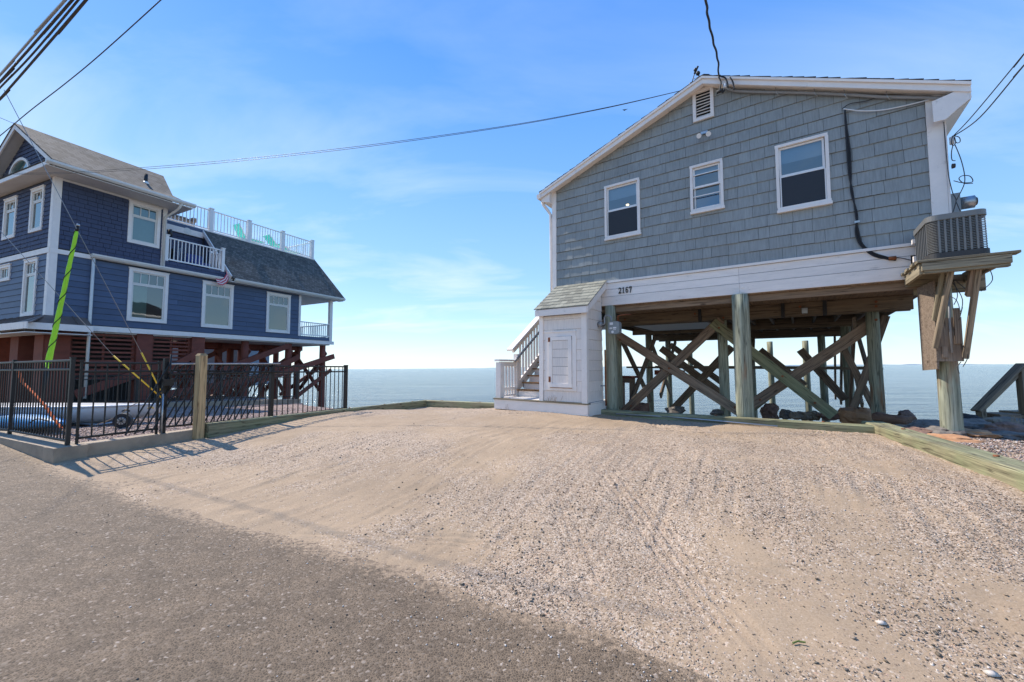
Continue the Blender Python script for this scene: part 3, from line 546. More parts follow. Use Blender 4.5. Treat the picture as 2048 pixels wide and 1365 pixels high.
# ================================================================== helpers for cladding and windows
def cam_dist(P): return (P-CAMP).length
def clad(fr, poly, holes, z0, pitch, wmin, wmax, mat, parent, name, seed, th=.017, gap=.004, limit=300, jitter=.004, pieces=None, D=0, min_px=0):
    """individual shingles on a wall: rows of wedge-shaped pieces, each proud of the course below"""
    rs = random.Random(seed); out = []
    n = len(poly); cx = sum(p[0] for p in poly)/n; cz = sum(p[1] for p in poly)/n; E_ = []
    for i in range(n):
        p, q = poly[i], poly[(i+1) % n]; a, b = q[1]-p[1], p[0]-q[0]; c = a*p[0]+b*p[1]
        if a*cx+b*cz > c: a, b, c = -a, -b, -c
        E_.append((a, b, c))
    xa, xb = min(p[0] for p in poly), max(p[0] for p in poly); zt = max(p[1] for p in poly); r = 0
    while z0+r*pitch < zt:
        zb = z0+r*pitch; x = xa-rs.random()*wmax
        while x < xb:
            w_ = rs.uniform(wmin, wmax); j = rs.uniform(-jitter, jitter); jr = rs.uniform(-jitter, jitter)*.6; t0 = th*rs.uniform(.8, 1.25)
            q = [(x+gap/2, zb+j), (x+w_-gap/2, zb+j+jr), (x+w_-gap/2, zb+pitch-.004), (x+gap/2, zb+pitch-.004)]
            for e in E_:
                q = clip(q, *e)
                if len(q) < 3: break
            if len(q) > 2:
                for s in cut_holes(q, holes):
                    if area(s) > 2e-4:
                        off = lambda z: D-.002-(t0*(1-(z-zb)/(pitch+.012))+.003)
                        fpts = [fr.w(u_, off(v_), v_) for u_, v_ in s]; bpts = [fr.w(u_, D-.001, v_) for u_, v_ in s]; m_ = len(s)
                        out.append((cam_dist(fpts[0])/math.sqrt(area(s)), fpts+bpts, [tuple(range(m_))]+[(i, m_+i, m_+(i+1) % m_, (i+1) % m_) for i in range(m_)]))
            x += w_
        r += 1
    out.sort(key=lambda t: t[0])
    for i, (_, V, F) in enumerate(out[:limit]): mk(name, V, F, mat, parent)
    if len(out) > limit:
        mb = MB()
        for _, V, F in out[limit:]: mb.add(V, F)
        mb.build(name+'_rows', mat, parent, kind='stuff')
    return len(out)
def boards(fr, poly, holes, z0, pitch, mat, parent, name, th=.014, D=0, seglen=3.6, seed=1, gp=.006):
    rs = random.Random(seed); n = len(poly); cx = sum(p[0] for p in poly)/n; cz = sum(p[1] for p in poly)/n; E_ = []
    for i in range(n):
        p, q = poly[i], poly[(i+1) % n]; a, b = q[1]-p[1], p[0]-q[0]; c = a*p[0]+b*p[1]
        if a*cx+b*cz > c: a, b, c = -a, -b, -c
        E_.append((a, b, c))
    xa, xb = min(p[0] for p in poly), max(p[0] for p in poly); zt = max(p[1] for p in poly); r = 0
    while z0+r*pitch < zt-.01:
        zb = z0+r*pitch; x = xa-rs.random()*seglen*.8
        while x < xb:
            q = [(x, zb), (x+seglen-.003, zb), (x+seglen-.003, zb+pitch-gp), (x, zb+pitch-gp)]
            for e in E_:
                q = clip(q, *e)
                if len(q) < 3: break
            if len(q) > 2:
                for s in cut_holes(q, holes):
                    if area(s) > 3e-3:
                        f_ = [fr.w(u_, D-.002-(th*(1-(v_-zb)/(pitch+.012))+.002), v_) for u_, v_ in s]; b_ = [fr.w(u_, D-.001, v_) for u_, v_ in s]; m_ = len(s)
                        mk(name, f_+b_, [tuple(range(m_))]+[(i, m_+i, m_+(i+1) % m_, (i+1) % m_) for i in range(m_)], mat, parent)
            x += seglen
        r += 1
def frame_ring(fr, a0, a1, z0, z1, w_, D0, D1, wb=None):
    m = MB(); wb = wb or w_
    m.fbox(fr, a0, a1, D0, D1, z1-w_, z1); m.fbox(fr, a0, a1, D0, D1, z0, z0+wb); m.fbox(fr, a0, a0+w_, D0, D1, z0+wb, z1-w_); m.fbox(fr, a1-w_, a1, D0, D1, z0+wb, z1-w_); return m
# ================================================================== the grey cottage on piles
GL, GR = -3.72, 2.58; ZS = 3.125; 
def RP(px, py, D=-.16): return R.loc(px, py, D)
pk = RP(1405, 156); le = RP(1081, 388); re_ = RP(1939, 168)
house = thing('beach_cottage', R.w(-.5, 0, .45), 'grey shingled beach cottage raised on green piles, numbered 2167, right of the driveway', 'house')
lee = RP(1112, 392)
sl = (pk[1]-le[1])/(pk[0]-le[0]); srr = (re_[1]-pk[1])/(re_[0]-pk[0])
def ztop(a): return (pk[1]-.055+sl*(a-pk[0])) if a < pk[0] else (pk[1]-.055+srr*(a-pk[0]))
gable = [(GL, 2.62), (GR, 2.62), (GR, ztop(GR)), (pk[0], pk[1]-.055), (GL, ztop(GL))]
WIN = {'L': (-2.43, -1.68, 3.99, 5.17), 'M': (-.73, -.175, 4.18, 5.11), 'R': (.615, 1.322, 3.905, 5.07)}
VENT = (-.63, -.275, 5.94, 6.54)
holes = [(a+.05, b_-.05, c+.05, d-.05) for a, b_, c, d in WIN.values()]+[(VENT[0]+.05, VENT[1]-.05, VENT[2]+.05, VENT[3]-.05)]
wall('wall', R, gable, holes, 0, .12, M_core, house)
DEP = 7.4
mbw = MB()
mbw.prism([R.w(GL+.02, .12, 2.62), R.w(GL+.02, DEP, 2.62), R.w(GL+.02, DEP, ztop(GL)), R.w(GL+.02, .12, ztop(GL))], R.u*.1)
mbw.prism([R.w(GR-.12, .12, 2.62), R.w(GR-.12, DEP, 2.62), R.w(GR-.12, DEP, ztop(GR)-.1), R.w(GR-.12, .12, ztop(GR)-.1)], R.u*.1)
mbw.prism([R.w(p[0], DEP, p[1]) for p in gable], R.n*.1)
mbw.build('side_wall', M_shin, house)
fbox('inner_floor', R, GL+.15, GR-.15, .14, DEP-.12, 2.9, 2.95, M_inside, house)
nsh = clad(R, [(GL+.10, ZS), (GR-.16, ZS), (GR-.16, ztop(GR)), (pk[0], pk[1]-.055), (GL+.10, ztop(GL))], [(a+.01, b_-.01, c+.01, d-.01) for a, b_, c, d in list(WIN.values())+[VENT]], ZS, .2, .13, .33, M_shin, house, 'shingle', 4)
# roof: two slabs with overhang, black shingle edge, rake boards
TH = .08
for nm, A_, C_ in (('roof_slope', le, pk), ('roof_slope', pk, re_)):
    D0, D1 = -.20, DEP+.3
    f = [(A_[0], A_[1]), (C_[0], C_[1]), (C_[0], C_[1]-TH), (A_[0], A_[1]-TH)]
    m = MB(); m.prism([R.w(a, D0+.03, z) for a, z in f], -R.n*(D1-D0)); rf = m.build(nm, M_soffit, house)
    # covering: overlapping courses, thick enough to read along the rake
    m = MB(); n_ = 22 if nm == 'roof_slope' else 18
    dx, dz = C_[0]-A_[0], C_[1]-A_[1]; ln = math.hypot(dx, dz); up = (-dz/ln, dx/ln)
    down = A_[1] < C_[1]
    for i in range(n_):
        t0, t1 = i/n_, (i+1)/n_; l0, l1 = (.024, .012) if down else (.012, .024)
        q = [(A_[0]+dx*t0+up[0]*.003, A_[1]+dz*t0+up[1]*.003), (A_[0]+dx*t1+up[0]*.003, A_[1]+dz*t1+up[1]*.003), (A_[0]+dx*t1+up[0]*l1, A_[1]+dz*t1+up[1]*l1), (A_[0]+dx*t0+up[0]*l0, A_[1]+dz*t0+up[1]*l0)]
        m.prism([R.w(a, D0-.02+random.uniform(-.01, .01), z) for a, z in q], -R.n*(D1-D0))
    m.build('roof_shingles', M_tar, house)
    hb = .135
    q = [(A_[0], A_[1]-.002), (C_[0], C_[1]-.002), (C_[0], C_[1]-hb), (A_[0]+(0 if A_ is le else 0), A_[1]-hb)]
    m = MB(); m.prism([R.w(a, D0+.025, z) for a, z in q], R.n*.03); m.build('rake_board', M_white, house)
    q = [(A_[0], A_[1]-.004), (C_[0], C_[1]-.004), (C_[0], C_[1]-.045), (A_[0], A_[1]-.045)]
    m = MB(); m.prism([R.w(a, D0-.008, z) for a, z in q], R.n*.022); m.build('rake_trim', M_white, house)
# soffit under the rake, ends of the eaves
for A_, C_ in ((le, pk), (pk, re_)):
    m = MB(); q = [(A_[0], A_[1]-TH-.004), (C_[0], C_[1]-TH-.004), (C_[0], C_[1]-TH-.02), (A_[0], A_[1]-TH-.02)]; m.prism([R.w(a, -.14, z) for a, z in q], -R.n*.16); m.build('rake_soffit', M_white, house)
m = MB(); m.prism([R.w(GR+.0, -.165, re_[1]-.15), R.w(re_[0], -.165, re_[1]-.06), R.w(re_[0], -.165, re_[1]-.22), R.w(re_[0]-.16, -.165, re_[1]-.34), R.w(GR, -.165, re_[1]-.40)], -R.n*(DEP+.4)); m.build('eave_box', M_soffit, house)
m = MB(); m.prism([R.w(GR-.12, -.19, re_[1]-.12), R.w(re_[0]+.0, -.19, re_[1]-.03), R.w(re_[0], -.19, re_[1]-.21), R.w(re_[0]-.14, -.19, re_[1]-.32), R.w(GR, -.19, re_[1]-.42), R.w(GR-.12, -.19, re_[1]-.42)], -R.n*.022); m.build('eave_return', M_white, house)
m = MB(); m.prism([R.w(le[0]+.02, -.16, le[1]-.12), R.w(GL+.02, -.16, le[1]+.0), R.w(GL+.02, -.16, le[1]-.26), R.w(le[0]+.02, -.16, le[1]-.20)], -R.n*(DEP+.4)); m.build('eave_box', M_white, house)
# gutter and downspout on the left eave
gp = [(0, 0), (.11, 0), (.12, -.05), (.09, -.10), (.02, -.11), (0, -.08)]
m = MB(); m.prism([R.w(le[0]-.07+a, -.22, le[1]-.03+z) for a, z in gp], -R.n*(DEP+.3)); m.build('gutter', M_white, house)
za = le[1]-.13
tube('downspout', [R.w(le[0]+.0, -.10, za), R.w(le[0]+.03, -.08, za-.12), R.w(GL-.10, -.03, za-.26), R.w(GL-.055, .02, za-.36), R.w(GL-.055, .02, 3.9), R.w(GL-.055, .02, 2.65)], .035, M_white, house, n=8)
# corner boards
fbox('corner_board', R, GL, GL+.105, -.03, .0, 2.95, ztop(GL)-.02, M_white, house)
fbox('corner_board', R, GR-.165, GR, -.03, -.002, 3.10, ztop(GR)-.02, M_white, house)
fbox('corner_board', R, GR+.001, GR+.025, -.03, .12, 2.75, ztop(GR)-.02, M_white, house)
# white skirt boards, cap strip
fbox('skirt_cap', R, -2.68, GR, -.05, -.002, ZS-.045, ZS-.002, M_white, house)
for z0, z1, th in ((2.94, ZS-.05, .026), (2.79, 2.94, .032), (2.60, 2.79, .040)):
    fbox('skirt_board', R, -2.70, .0, -th, -.002, z0+.006, z1-.002, M_whiteold, house); fbox('skirt_board', R, .003, 2.16 if z0 < 2.9 else GR, -th, -.002, z0+.006, z1-.002, M_whiteold, house)
for a, z in ((-2.58, 2.74), (-2.58, 2.66), (.05, 2.72), (.05, 2.64)):
    cyl('bolt', R.w(a, -.04, z), R.w(a, -.052, z), .02, .02, M_white, house, n=10)
# house number
def digit_polys(ch):
    if ch == '1': return [[(.38, 0), (.62, 0), (.62, 1), (.45, 1), (.38, .86)], [(.2, 0), (.8, 0), (.8, .1), (.2, .1)], [(.2, .74), (.40, .86), (.40, .98), (.2, .84)]]
    if ch == '7': return [[(.1, .82), (.9, .82), (.9, 1), (.1, 1)], [(.64, .84), (.9, .84), (.56, 0), (.32, 0)], [(.1, .66), (.2, .66), (.2, .84), (.1, .84)]]
def arc(cx, cy, rx, ry, a0, a1, w0, w1, n=9):
    out = []
    for i in range(n):
        t0, t1 = i/n, (i+1)/n; A = [math.radians(a0+(a1-a0)*t) for t in (t0, t1)]; W_ = [w0+(w1-w0)*t for t in (t0, t1)]
        out.append([(cx+(rx-W_[0])*math.cos(A[0]), cy+(ry-W_[0])*math.sin(A[0])), (cx+rx*math.cos(A[0]), cy+ry*math.sin(A[0])), (cx+rx*math.cos(A[1]), cy+ry*math.sin(A[1])), (cx+(rx-W_[1])*math.cos(A[1]), cy+(ry-W_[1])*math.sin(A[1]))])
    return out
DG = {'1': digit_polys('1'), '7': digit_polys('7'), '2': arc(.5, .70, .42, .30, 175, -25, .16, .20)+[[(.06, .0), (.30, .0), (.90, .58), (.66, .62)], [(.06, 0), (.94, 0), (.94, .19), (.06, .19)]],
      '6': arc(.5, .32, .40, .32, 0, 360, .18, .18, 16)+arc(.62, .46, .52, .54, 75, 200, .12, .2)+[[(.74, .80), (.88, .80), (.86, .94), (.72, .98)]]}
a0, z0 = R.loc(1236.5, 588, -.04); a1, z1 = R.loc(1236.5, 576, -.04); hh_ = z1-z0; ae, _ = R.loc(1264.5, 584, -.04); wd = (ae-a0)/4
for i, ch in enumerate('2167'):
    m = MB()
    for q in DG[ch]: m.prism([R.w(a0+wd*i+wd*(.04+.92*u_), -.036, z0+hh_*v_+.000*i) for u_, v_ in q], R.n*.012)
    m.build('number_digit', M_black, house)
# windows
def sash(fr, par, a0, a1, z0, z1, D, w_=.035):
    s = frame_ring(fr, a0, a1, z0, z1, w_, D, D+.03).build('sash', M_vinyl, par)
    return s
def cottage_window(key, casing=.045):
    a0, a1, z0, z1 = WIN[key]
    wn_ = frame_ring(R, a0, a1, z0+.045, z1, casing, -.045, .02).build('window', M_white, house)
    m = MB(); m.fbox(R, a0-.01, a1+.01, -.065, .0, z0, z0+.043); m.build('sill', M_white, wn_)
    mid = z0+.05+(z1-z0)*.5
    ia, ib = a0+casing, a1-casing
    sash(R, wn_, ia, ib, mid-.02, z1-casing, .0)
    sash(R, wn_, ia, ib, z0+.09, mid+.02, .03)
    q = lambda x0, x1, y0, y1, D: [R.w(x0, D, y0), R.w(x1, D, y0), R.w(x1, D, y1), R.w(x0, D, y1)]
    mk('pane', q(ia+.035, ib-.035, mid+.015, z1-casing-.035, .012), [(0, 1, 2, 3)], M_glassG, wn_)
    mk('pane', q(ia+.035, ib-.035, z0+.125, mid-.015, .045), [(0, 1, 2, 3)], M_glassG, wn_)
    return wn_, ia, ib, mid
for key in 'LR':
    wn_, ia, ib, mid = cottage_window(key); a0, a1, z0, z1 = WIN[key]
    fbox('insect_screen', R, ia+.02, ib-.01, -.012, -.008, z0+.09, mid-.03, M_screen, wn_)
    m = frame_ring(R, ia+.005, ib-.005, z0+.08, mid-.015, .018, -.016, -.006); m.build('screen_frame', M_vinyl, wn_)
    fbox('roller_blind', R, ia, ib, .07, .078, z1-.30, z1-.03, M_blind, wn_)
wn_, ia, ib, mid = cottage_window('M'); a0, a1, z0, z1 = WIN['M']
fbox('roller_blind', R, ia, ib, .07, .078, z1-.16, z1-.04, M_blind, wn_)
fbox('blue_curtain', R, ia, ib, .09, .10, z0+.05, z0+.34, M_bluecurt, wn_)
fbox('storm_sash_bar', R, ia, ib, -.016, -.002, mid+.22, mid+.235, M_vinyl, wn_); fbox('storm_sash_bar', R, ia, ib, -.016, -.002, mid-.19, mid-.175, M_vinyl, wn_)
# gable louvre
a0, a1, z0, z1 = VENT
vt = frame_ring(R, a0, a1, z0, z1, .055, -.05, .0).build('gable_vent', M_white, house)
fbox('vent_backing', R, a0+.05, a1-.05, .05, .06, z0+.05, z1-.05, M_acd, vt)
for i in range(8):
    z = z0+.075+i*.058; t = (.05 if i == 3 else 0)
    c = R.w((a0+a1)/2, .0, z+.02); x = (R.u+Vector((0, 0, t*2-.02))).normalized(); y = (R.n*.75+Vector((0, 0, -.66))).normalized(); zz = x.cross(y).normalized()
    obox('louvre_slat', c, x, y, zz, (a1-a0-.115, .062, .008), M_white, vt)
# ---- floor structure
fbox('floor_panel', R, -2.66, GR-.02, .0, DEP, 2.585, 2.625, M_floor, house)
fbox('rim_beam', R, -2.66, GR-.03, .04, .10, 2.47, 2.584, M_floor, house)
for D, a0, a1, z0, z1, mt in ((1.5, -3.0, 2.42, 2.33, 2.58, M_dkbeam), (1.72, -3.0, 2.42, 2.33, 2.58, M_dkbeam), (4.1, -3.3, 2.3, 2.28, 2.56, M_dkbeam), (6.5, -3.4, 2.3, 2.24, 2.54, M_dkbeam), (7.3, -3.4, 2.3, 2.24, 2.54, M_dkbeam)):
    fbox('floor_beam', R, a0, a1, D, D+.09, z0, z1, mt, house, bev=.006)
for i in range(15):
    a = -3.3+i*.4; fbox('joist', R, a, a+.045, 1.85, 7.25, 2.40, 2.584, M_dkbeam, house)
fbox('duct_panel', R, -2.6, -.9, 2.0, 3.9, 2.36, 2.395, M_soffit, house)
for a in (-.95, .55, 1.2): fbox('beam_strap', R, a, a+.06, 1.46, 1.495, 2.30, 2.60, M_rubber, house)
fbox('junction_box', R, .88, .97, 1.44, 1.496, 2.36, 2.46, M_galv, house)
def pile(a, D, d, zt, zb=None, lean=0, mat=M_gpile):
    P = R.w(a, D, zt); Q = R.w(a+lean, D, -1.5 if zb is None else zb); return cyl('pile', Q, P, d/2*1.06, d/2, mat, house, n=18, wob=.03)
GB = .25
pl_, _ = R.loc(1222, 700, .02)
pile(pl_, .04, .225, 2.60, GB); pile(.0, .02, .262, 2.60, GB)
for a in (-2.85, -.52, 1.90): pile(a, 1.64, .19, 2.40)
for a in (-2.85, -.52, 1.72): pile(a, 4.2, .185, 2.40)
for a in (-2.9, -.4, 1.35): pile(a, 6.6, .18, 2.30)
for a in (-2.6, 0, 1.0): pile(a, 8.6, .18, 2.2)
def rbrace(p, q, D, w_=.05, h_=.19, mat=M_brace, name='brace'):
    return beam(name, R.p(*p, D), R.p(*q, D), w_, h_, mat, house, up=(0, 0, 1))
rbrace((1232, 668), (1482, 826), 1.30); rbrace((1246, 826), (1442, 640), 1.38)
rbrace((1425, 645), (1668, 832), 1.36, h_=.2, mat=M_green); rbrace((1500, 812), (1748, 646), 1.72, h_=.2)
rbrace((1708, 815), (1772, 632), 2.0, h_=.12); rbrace((1686, 695), (1754, 828), 2.1, h_=.11)
rbrace((1322, 697), (1452, 795), 3.95); rbrace((1464, 694), (1345, 820), 3.9); rbrace((1340, 690), (1450, 770), 6.4)
rbrace((1500, 822), (1600, 742), 3.95, h_=.16, mat=M_green); rbrace((1520, 700), (1610, 772), 6.4); rbrace((1600, 700), (1690, 800), 3.9, h_=.17)
for a, Ds in ((-2.72, ((1.7, 4.1), (4.3, 6.5))), (1.80, ((1.7, 4.1), (4.3, 6.5), (6.6, 8.5))), (-.40, ((4.2, 6.5),))):
    for d0, d1 in Ds:
        beam('cross_brace', R.w(a+.14, d0, .45), R.w(a+.10, d1, 2.2), .05, .17, M_brace, house); beam('cross_brace', R.w(a-.14, d0, 2.2), R.w(a-.10, d1, .35), .05, .17, M_brace, house)
for D, z, a0, a1 in ((3.2, 1.28, -3.2, 2.2), (6.7, 1.30, -3.4, 2.3)): fbox('waler', R, a0, a1, D, D+.22, z, z+.05, M_dkbeam, house)
fbox('waler', R, -2.75, -1.9, 4.35, 4.42, 1.08, 1.22, M_barnred, house); 
for p in ((1338, 737, 1.27), (1565, 753, 1.25), (1438, 656, 1.33), (1752, 640, 1.5), (1752, 604, 1.49), (1752, 613, 1.49), (1447, 636, 1.49), (1250, 640, 1.49), (1240, 680, 1.27), (1470, 815, 1.27), (1262, 812, 1.35), (1630, 806, 1.33), (1520, 800, 1.69), (1735, 655, 1.69), (1600, 614, 1.49), (1390, 628, 1.49)): 
    P = R.p(p[0], p[1], p[2]); cyl('bolt', P, P+R.n*.012, .022, .022, M_rust, house, n=8)
# interior lamp seen through the left window
lm = bpy.data.materials.new('lamp_glow'); lm.use_nodes = True; e_ = lm.node_tree.nodes['Principled BSDF']; e_.inputs['Emission Color'].default_value = (1, .72, .35, 1); e_.inputs['Emission Strength'].default_value = 2.5
P = R.p(1255, 411, .9); cl_ = cyl('ceiling_light', P, P+Vector((0, 0, .02)), .032, .036, lm, None, n=14); meta(cl_, 'small round warm lit ceiling lamp seen through the upper sash of the left window', 'ceiling lamp')
# ================================================================== utility closet
shd = thing('utility_closet', R.w(-3.1, -.5, .45), 'narrow white clapboard utility closet with small shingled roof under the cottage corner', 'closet')
SA0, SA1, SD = -3.565, -2.52, -.90
zlow = lambda D: 2.50+(3.12-2.50)*(D+.95)/.93
fbox('closet_wall', R, SA0+.05, SA1-.06, SD+.03, -.06, .62, 2.42, M_core, shd)
DRh = (-3.42, -2.73, .86, 2.02)
zz = .64; i = 0
boards(R, [(SA0+.09, .64), (SA1-.08, .64), (SA1-.08, 2.36), (SA0+.09, 2.36)], [DRh], .64, .205, M_shake, shd, 'clapboard', th=.012, D=SD+.02, gp=.003)
SF = Frame((0, 0), 0)
class SideFrame:
    def __init__(s, base, a): s.b = base; s.a = a; s.u = -base.n; s.n = base.u; s.k = 0
    def w(s, a, D, z): return s.b.w(s.a-D, a, z)   # a runs into the depth, D goes back into the wall
SS = SideFrame(R, SA1-.03)
boards(SS, [(SD+.09, .64), (-.06, .64), (-.06, 3.05), (SD+.09, 2.52)], [], .64, .205, M_shake, shd, 'clapboard', th=.012, D=0, gp=.003)
m = MB(); m.prism([R.w(SA1-.031, SD+.03, .62), R.w(SA1-.031, -.06, .62), R.w(SA1-.031, -.06, 3.05), R.w(SA1-.031, SD+.03, 2.46)], -R.u*.05); m.build('closet_wall', M_core, shd)
for a0, a1 in ((SA0, SA0+.09), (SA1-.09, SA1)): fbox('corner_board', R, a0, a1, SD-.012, SD+.018, .62, 2.42, M_white, shd)
fbox('corner_board', R, SA1+.001, SA1+.02, SD-.012, SD+.08, .62, 2.45, M_white, shd)
# roof with separate tabs
m = MB(); m.prism([R.w(SA0-.035, -.97, 2.49), R.w(SA0-.035, -.03, 3.12), R.w(SA0-.035, -.03, 3.03), R.w(SA0-.035, -.97, 2.42)], R.u*(SA1-SA0+.105)); m.build('roof_deck', M_white, shd)
fbox('fascia', R, SA0-.035, SA1+.07, -1.0, -.972, 2.36, 2.485, M_white, shd)
m = MB(); m.prism([R.w(SA1+.071, -.99, 2.36), R.w(SA1+.071, -.99, 2.485), R.w(SA1+.071, -.03, 3.115), R.w(SA1+.071, -.03, 2.97)], R.u*.02); m.build('rake_board', M_white, shd)
rs = random.Random(2); nr = 8
for r in range(nr):
    t0, t1 = r/nr, (r+1)/nr; x = SA0-.055-rs.random()*.15
    while x < SA1+.10:
        w_ = rs.uniform(.12, .19); xa, xb = max(x, SA0-.06), min(x+w_-.004, SA1+.105)
        if xb-xa > .02:
            P = lambda t, l, xx: R.w(xx, -1.01+.97*t, 2.495+.645*t+l)
            l0 = .016+rs.uniform(0, .006); V = [P(t0, l0, xa), P(t0, l0, xb), P(t1, .008, xb), P(t1, .008, xa), P(t0, 0, xa), P(t0, 0, xb), P(t1, 0, xb), P(t1, 0, xa)]
            mk('roof_shingle', V, BOXF, M_tab, shd)
        x += w_
# door
dr = frame_ring(R, *DRh, .085, SD-.008, SD+.02).build('door_frame', M_white, shd)
fbox('frame_cap', R, DRh[0]-.01, DRh[1]+.01, SD-.02, SD+.02, DRh[3], DRh[3]+.02, M_white, dr)
d0 = (DRh[0]+.09, DRh[1]-.09, DRh[2]+.06, DRh[3]-.09)
door = frame_ring(R, *d0, .075, SD-.03, SD-.002).build('door', M_white, shd)
for i in range(5):
    hz = (d0[3]-d0[2]-.15)/5; z = d0[2]+.075+i*hz; fbox('door_panel', R, d0[0]+.075, d0[1]-.075, SD-.018, SD-.003, z, z+hz-.006, M_shake, door)
for z, hgt in ((d0[3]-.10, .09), (d0[2]+.10, .11)): fbox('hinge', R, d0[0]-.005, d0[0]+.04, SD-.038, SD-.031, z, z+hgt, M_rust, door)
fbox('door_rust_edge', R, d0[0]+.02, d0[1], SD-.028, SD-.01, d0[2]-.012, d0[2]-.002, M_rust, door)
# platform that carries the closet and stairs
pf = thing('wooden_landing', R.w(-3.9, -.5, .4), 'low white boxed landing with grey boards under the closet and stair foot', 'landing')
fbox('landing_front', R, -4.74, SA1+.02, -.92, -.89, .40, .605, M_white, pf); fbox('landing_side', R, SA1+.0, SA1+.025, -.88, .2, .36, .605, M_white, pf); fbox('landing_side', R, -4.74, -4.71, -.88, .2, .36, .605, M_white, pf)
for i in range(8): fbox('landing_board', R, -4.76, SA1+.03, -.94+i*.142, -.94+i*.142+.136, .608, .632, M_deck if i < 1 else M_whiteold, pf)
# ================================================================== stairs
st = thing('white_staircase', R.w(-4.2, .1, .62), 'white wooden staircase with brown treads climbing behind the utility closet', 'staircase')
RISE, RUN = .162, .235; sD = -.20; n_ = 12
for i in range(n_):
    D = sD+i*RUN; z = .632+(i+1)*RISE
    fbox('tread', R, -4.62, -3.60, D-.03, D+RUN+.0, z-.03, z, M_tread, st); fbox('riser', R, -4.58, -3.60, D, D+.018, z-RISE+.002, z-.032, M_white, st)
sp0, sp1 = R.w(-4.585, sD-.02, .66), R.w(-4.585, sD+n_*RUN, .66+n_*RISE)
m = MB(); 
for aa in (-4.69, -3.60):
    m.prism([R.w(aa, sD-.06, .632), R.w(aa, sD+n_*RUN, .632+n_*RISE-.10), R.w(aa, sD+n_*RUN, .632+n_*RISE+.1), R.w(aa, sD-.06, .632+.22)], R.u*.035)
m.build('stringer', M_white, st)
def newel(a, D, z0, z1, s=.1): return fbox('newel_post', R, a-s/2, a+s/2, D-s/2, D+s/2, z0, z1, M_white, st)
newel(-4.67, -.80, .633, 1.42, .13); newel(-4.67, -.14, .633, 1.62, .11)
beam('side_rail', R.w(-4.67, -.90, 1.465), R.w(-4.67, -.08, 1.465), .15, .04, M_white, st); beam('side_rail', R.w(-4.67, -.80, 1.38), R.w(-4.67, -.14, 1.38), .05, .1, M_white, st); beam('side_rail', R.w(-4.67, -.80, .82), R.w(-4.67, -.14, .82), .05, .07, M_white, st); beam('side_rail', R.w(-4.67, -.80, .67), R.w(-4.67, -.14, .67), .04, .05, M_white, st)
for i in range(5):
    D = -.69+i*.11; fbox('baluster', R, -4.69, -4.65, D, D+.035, .85, 1.33, M_white, st); fbox('baluster', R, -4.69, -4.65, D, D+.035, .69, .79, M_white, st)
SLP = RISE/RUN
za, Da = 1.70, -.40
def onrail(D, off): return R.w(-4.67, D, za+(D-Da)*SLP+off)
beam('rail_cap', onrail(-.42, .02), onrail(2.5, .02), .17, .045, M_white, st); beam('rail_beam', onrail(-.30, -.07), onrail(2.5, -.07), .06, .12, M_white, st)
beam('bottom_rail', R.w(-4.67, -.12, .90), R.w(-4.67, 2.5, .90+2.62*SLP), .06, .10, M_white, st)
for i in range(19):
    D = -.02+i*.13; m = MB(); fbox('baluster', R, -4.69, -4.65, D, D+.038, .90+(D+.12)*SLP, za+(D-Da)*SLP-.08, M_white, st)
beam('grab_rail', R.w(-4.58, -.34, 1.45), R.w(-4.58, 2.4, 1.45+2.74*SLP), .04, .05, M_grey, st)
newel(-4.67, 2.6, .8, 3.6)
fbox('upper_landing', R, -4.8, -3.6, 2.6, 4.2, 2.5, 2.6, M_white, st)
cyl('landing_post', R.w(-4.7, 4.0, -1.5), R.w(-4.7, 4.0, 2.5), .11, .1, M_gpile, st)
fbox('bracket', R, -4.61, -4.59, .02, .06, .82, 1.0, M_grey, st)
# ================================================================== AC platform and unit
ap = thing('condenser_platform', R.w(2.42, -.1, .5), 'weathered wooden platform braced off a thick green pile, holding the air conditioner', 'platform')
PZ = 2.69
cyl('pile', R.w(2.425, -.08, .2), R.w(2.425, -.08, 2.45), .112, .10, M_gpile, ap, n=22, wob=.03)
for i in range(6):
    D = -.93+i*.158; fbox('deck_board', R, 2.06-.02*(i % 2), 2.86+random.uniform(-.02, .05), D, D+.15, PZ-.03+random.uniform(-.002, .002), PZ, M_deck, ap, bev=.004)
fbox('front_joist', R, 2.10, 2.84, -.92, -.88, PZ-.135, PZ-.032, M_deck, ap, bev=.004); fbox('lower_joist', R, 2.12, 2.83, -.90, -.82, PZ-.17, PZ-.137, M_deck, ap)
fbox('side_joist', R, 2.08, 2.12, -.88, -.02, PZ-.17, PZ-.032, M_deck, ap); fbox('side_joist', R, 2.70, 2.74, -.88, .2, PZ-.17, PZ-.032, M_deck, ap)
fbox('back_joist', R, 2.2, 2.9, .15, .2, PZ-.30, PZ-.05, M_deck, ap); fbox('ledger', R, 2.08, 2.5, -.06, -.045, PZ-.2, PZ-.03, M_deck, ap)
def fp(px, py, D): return R.p(px, py, D)
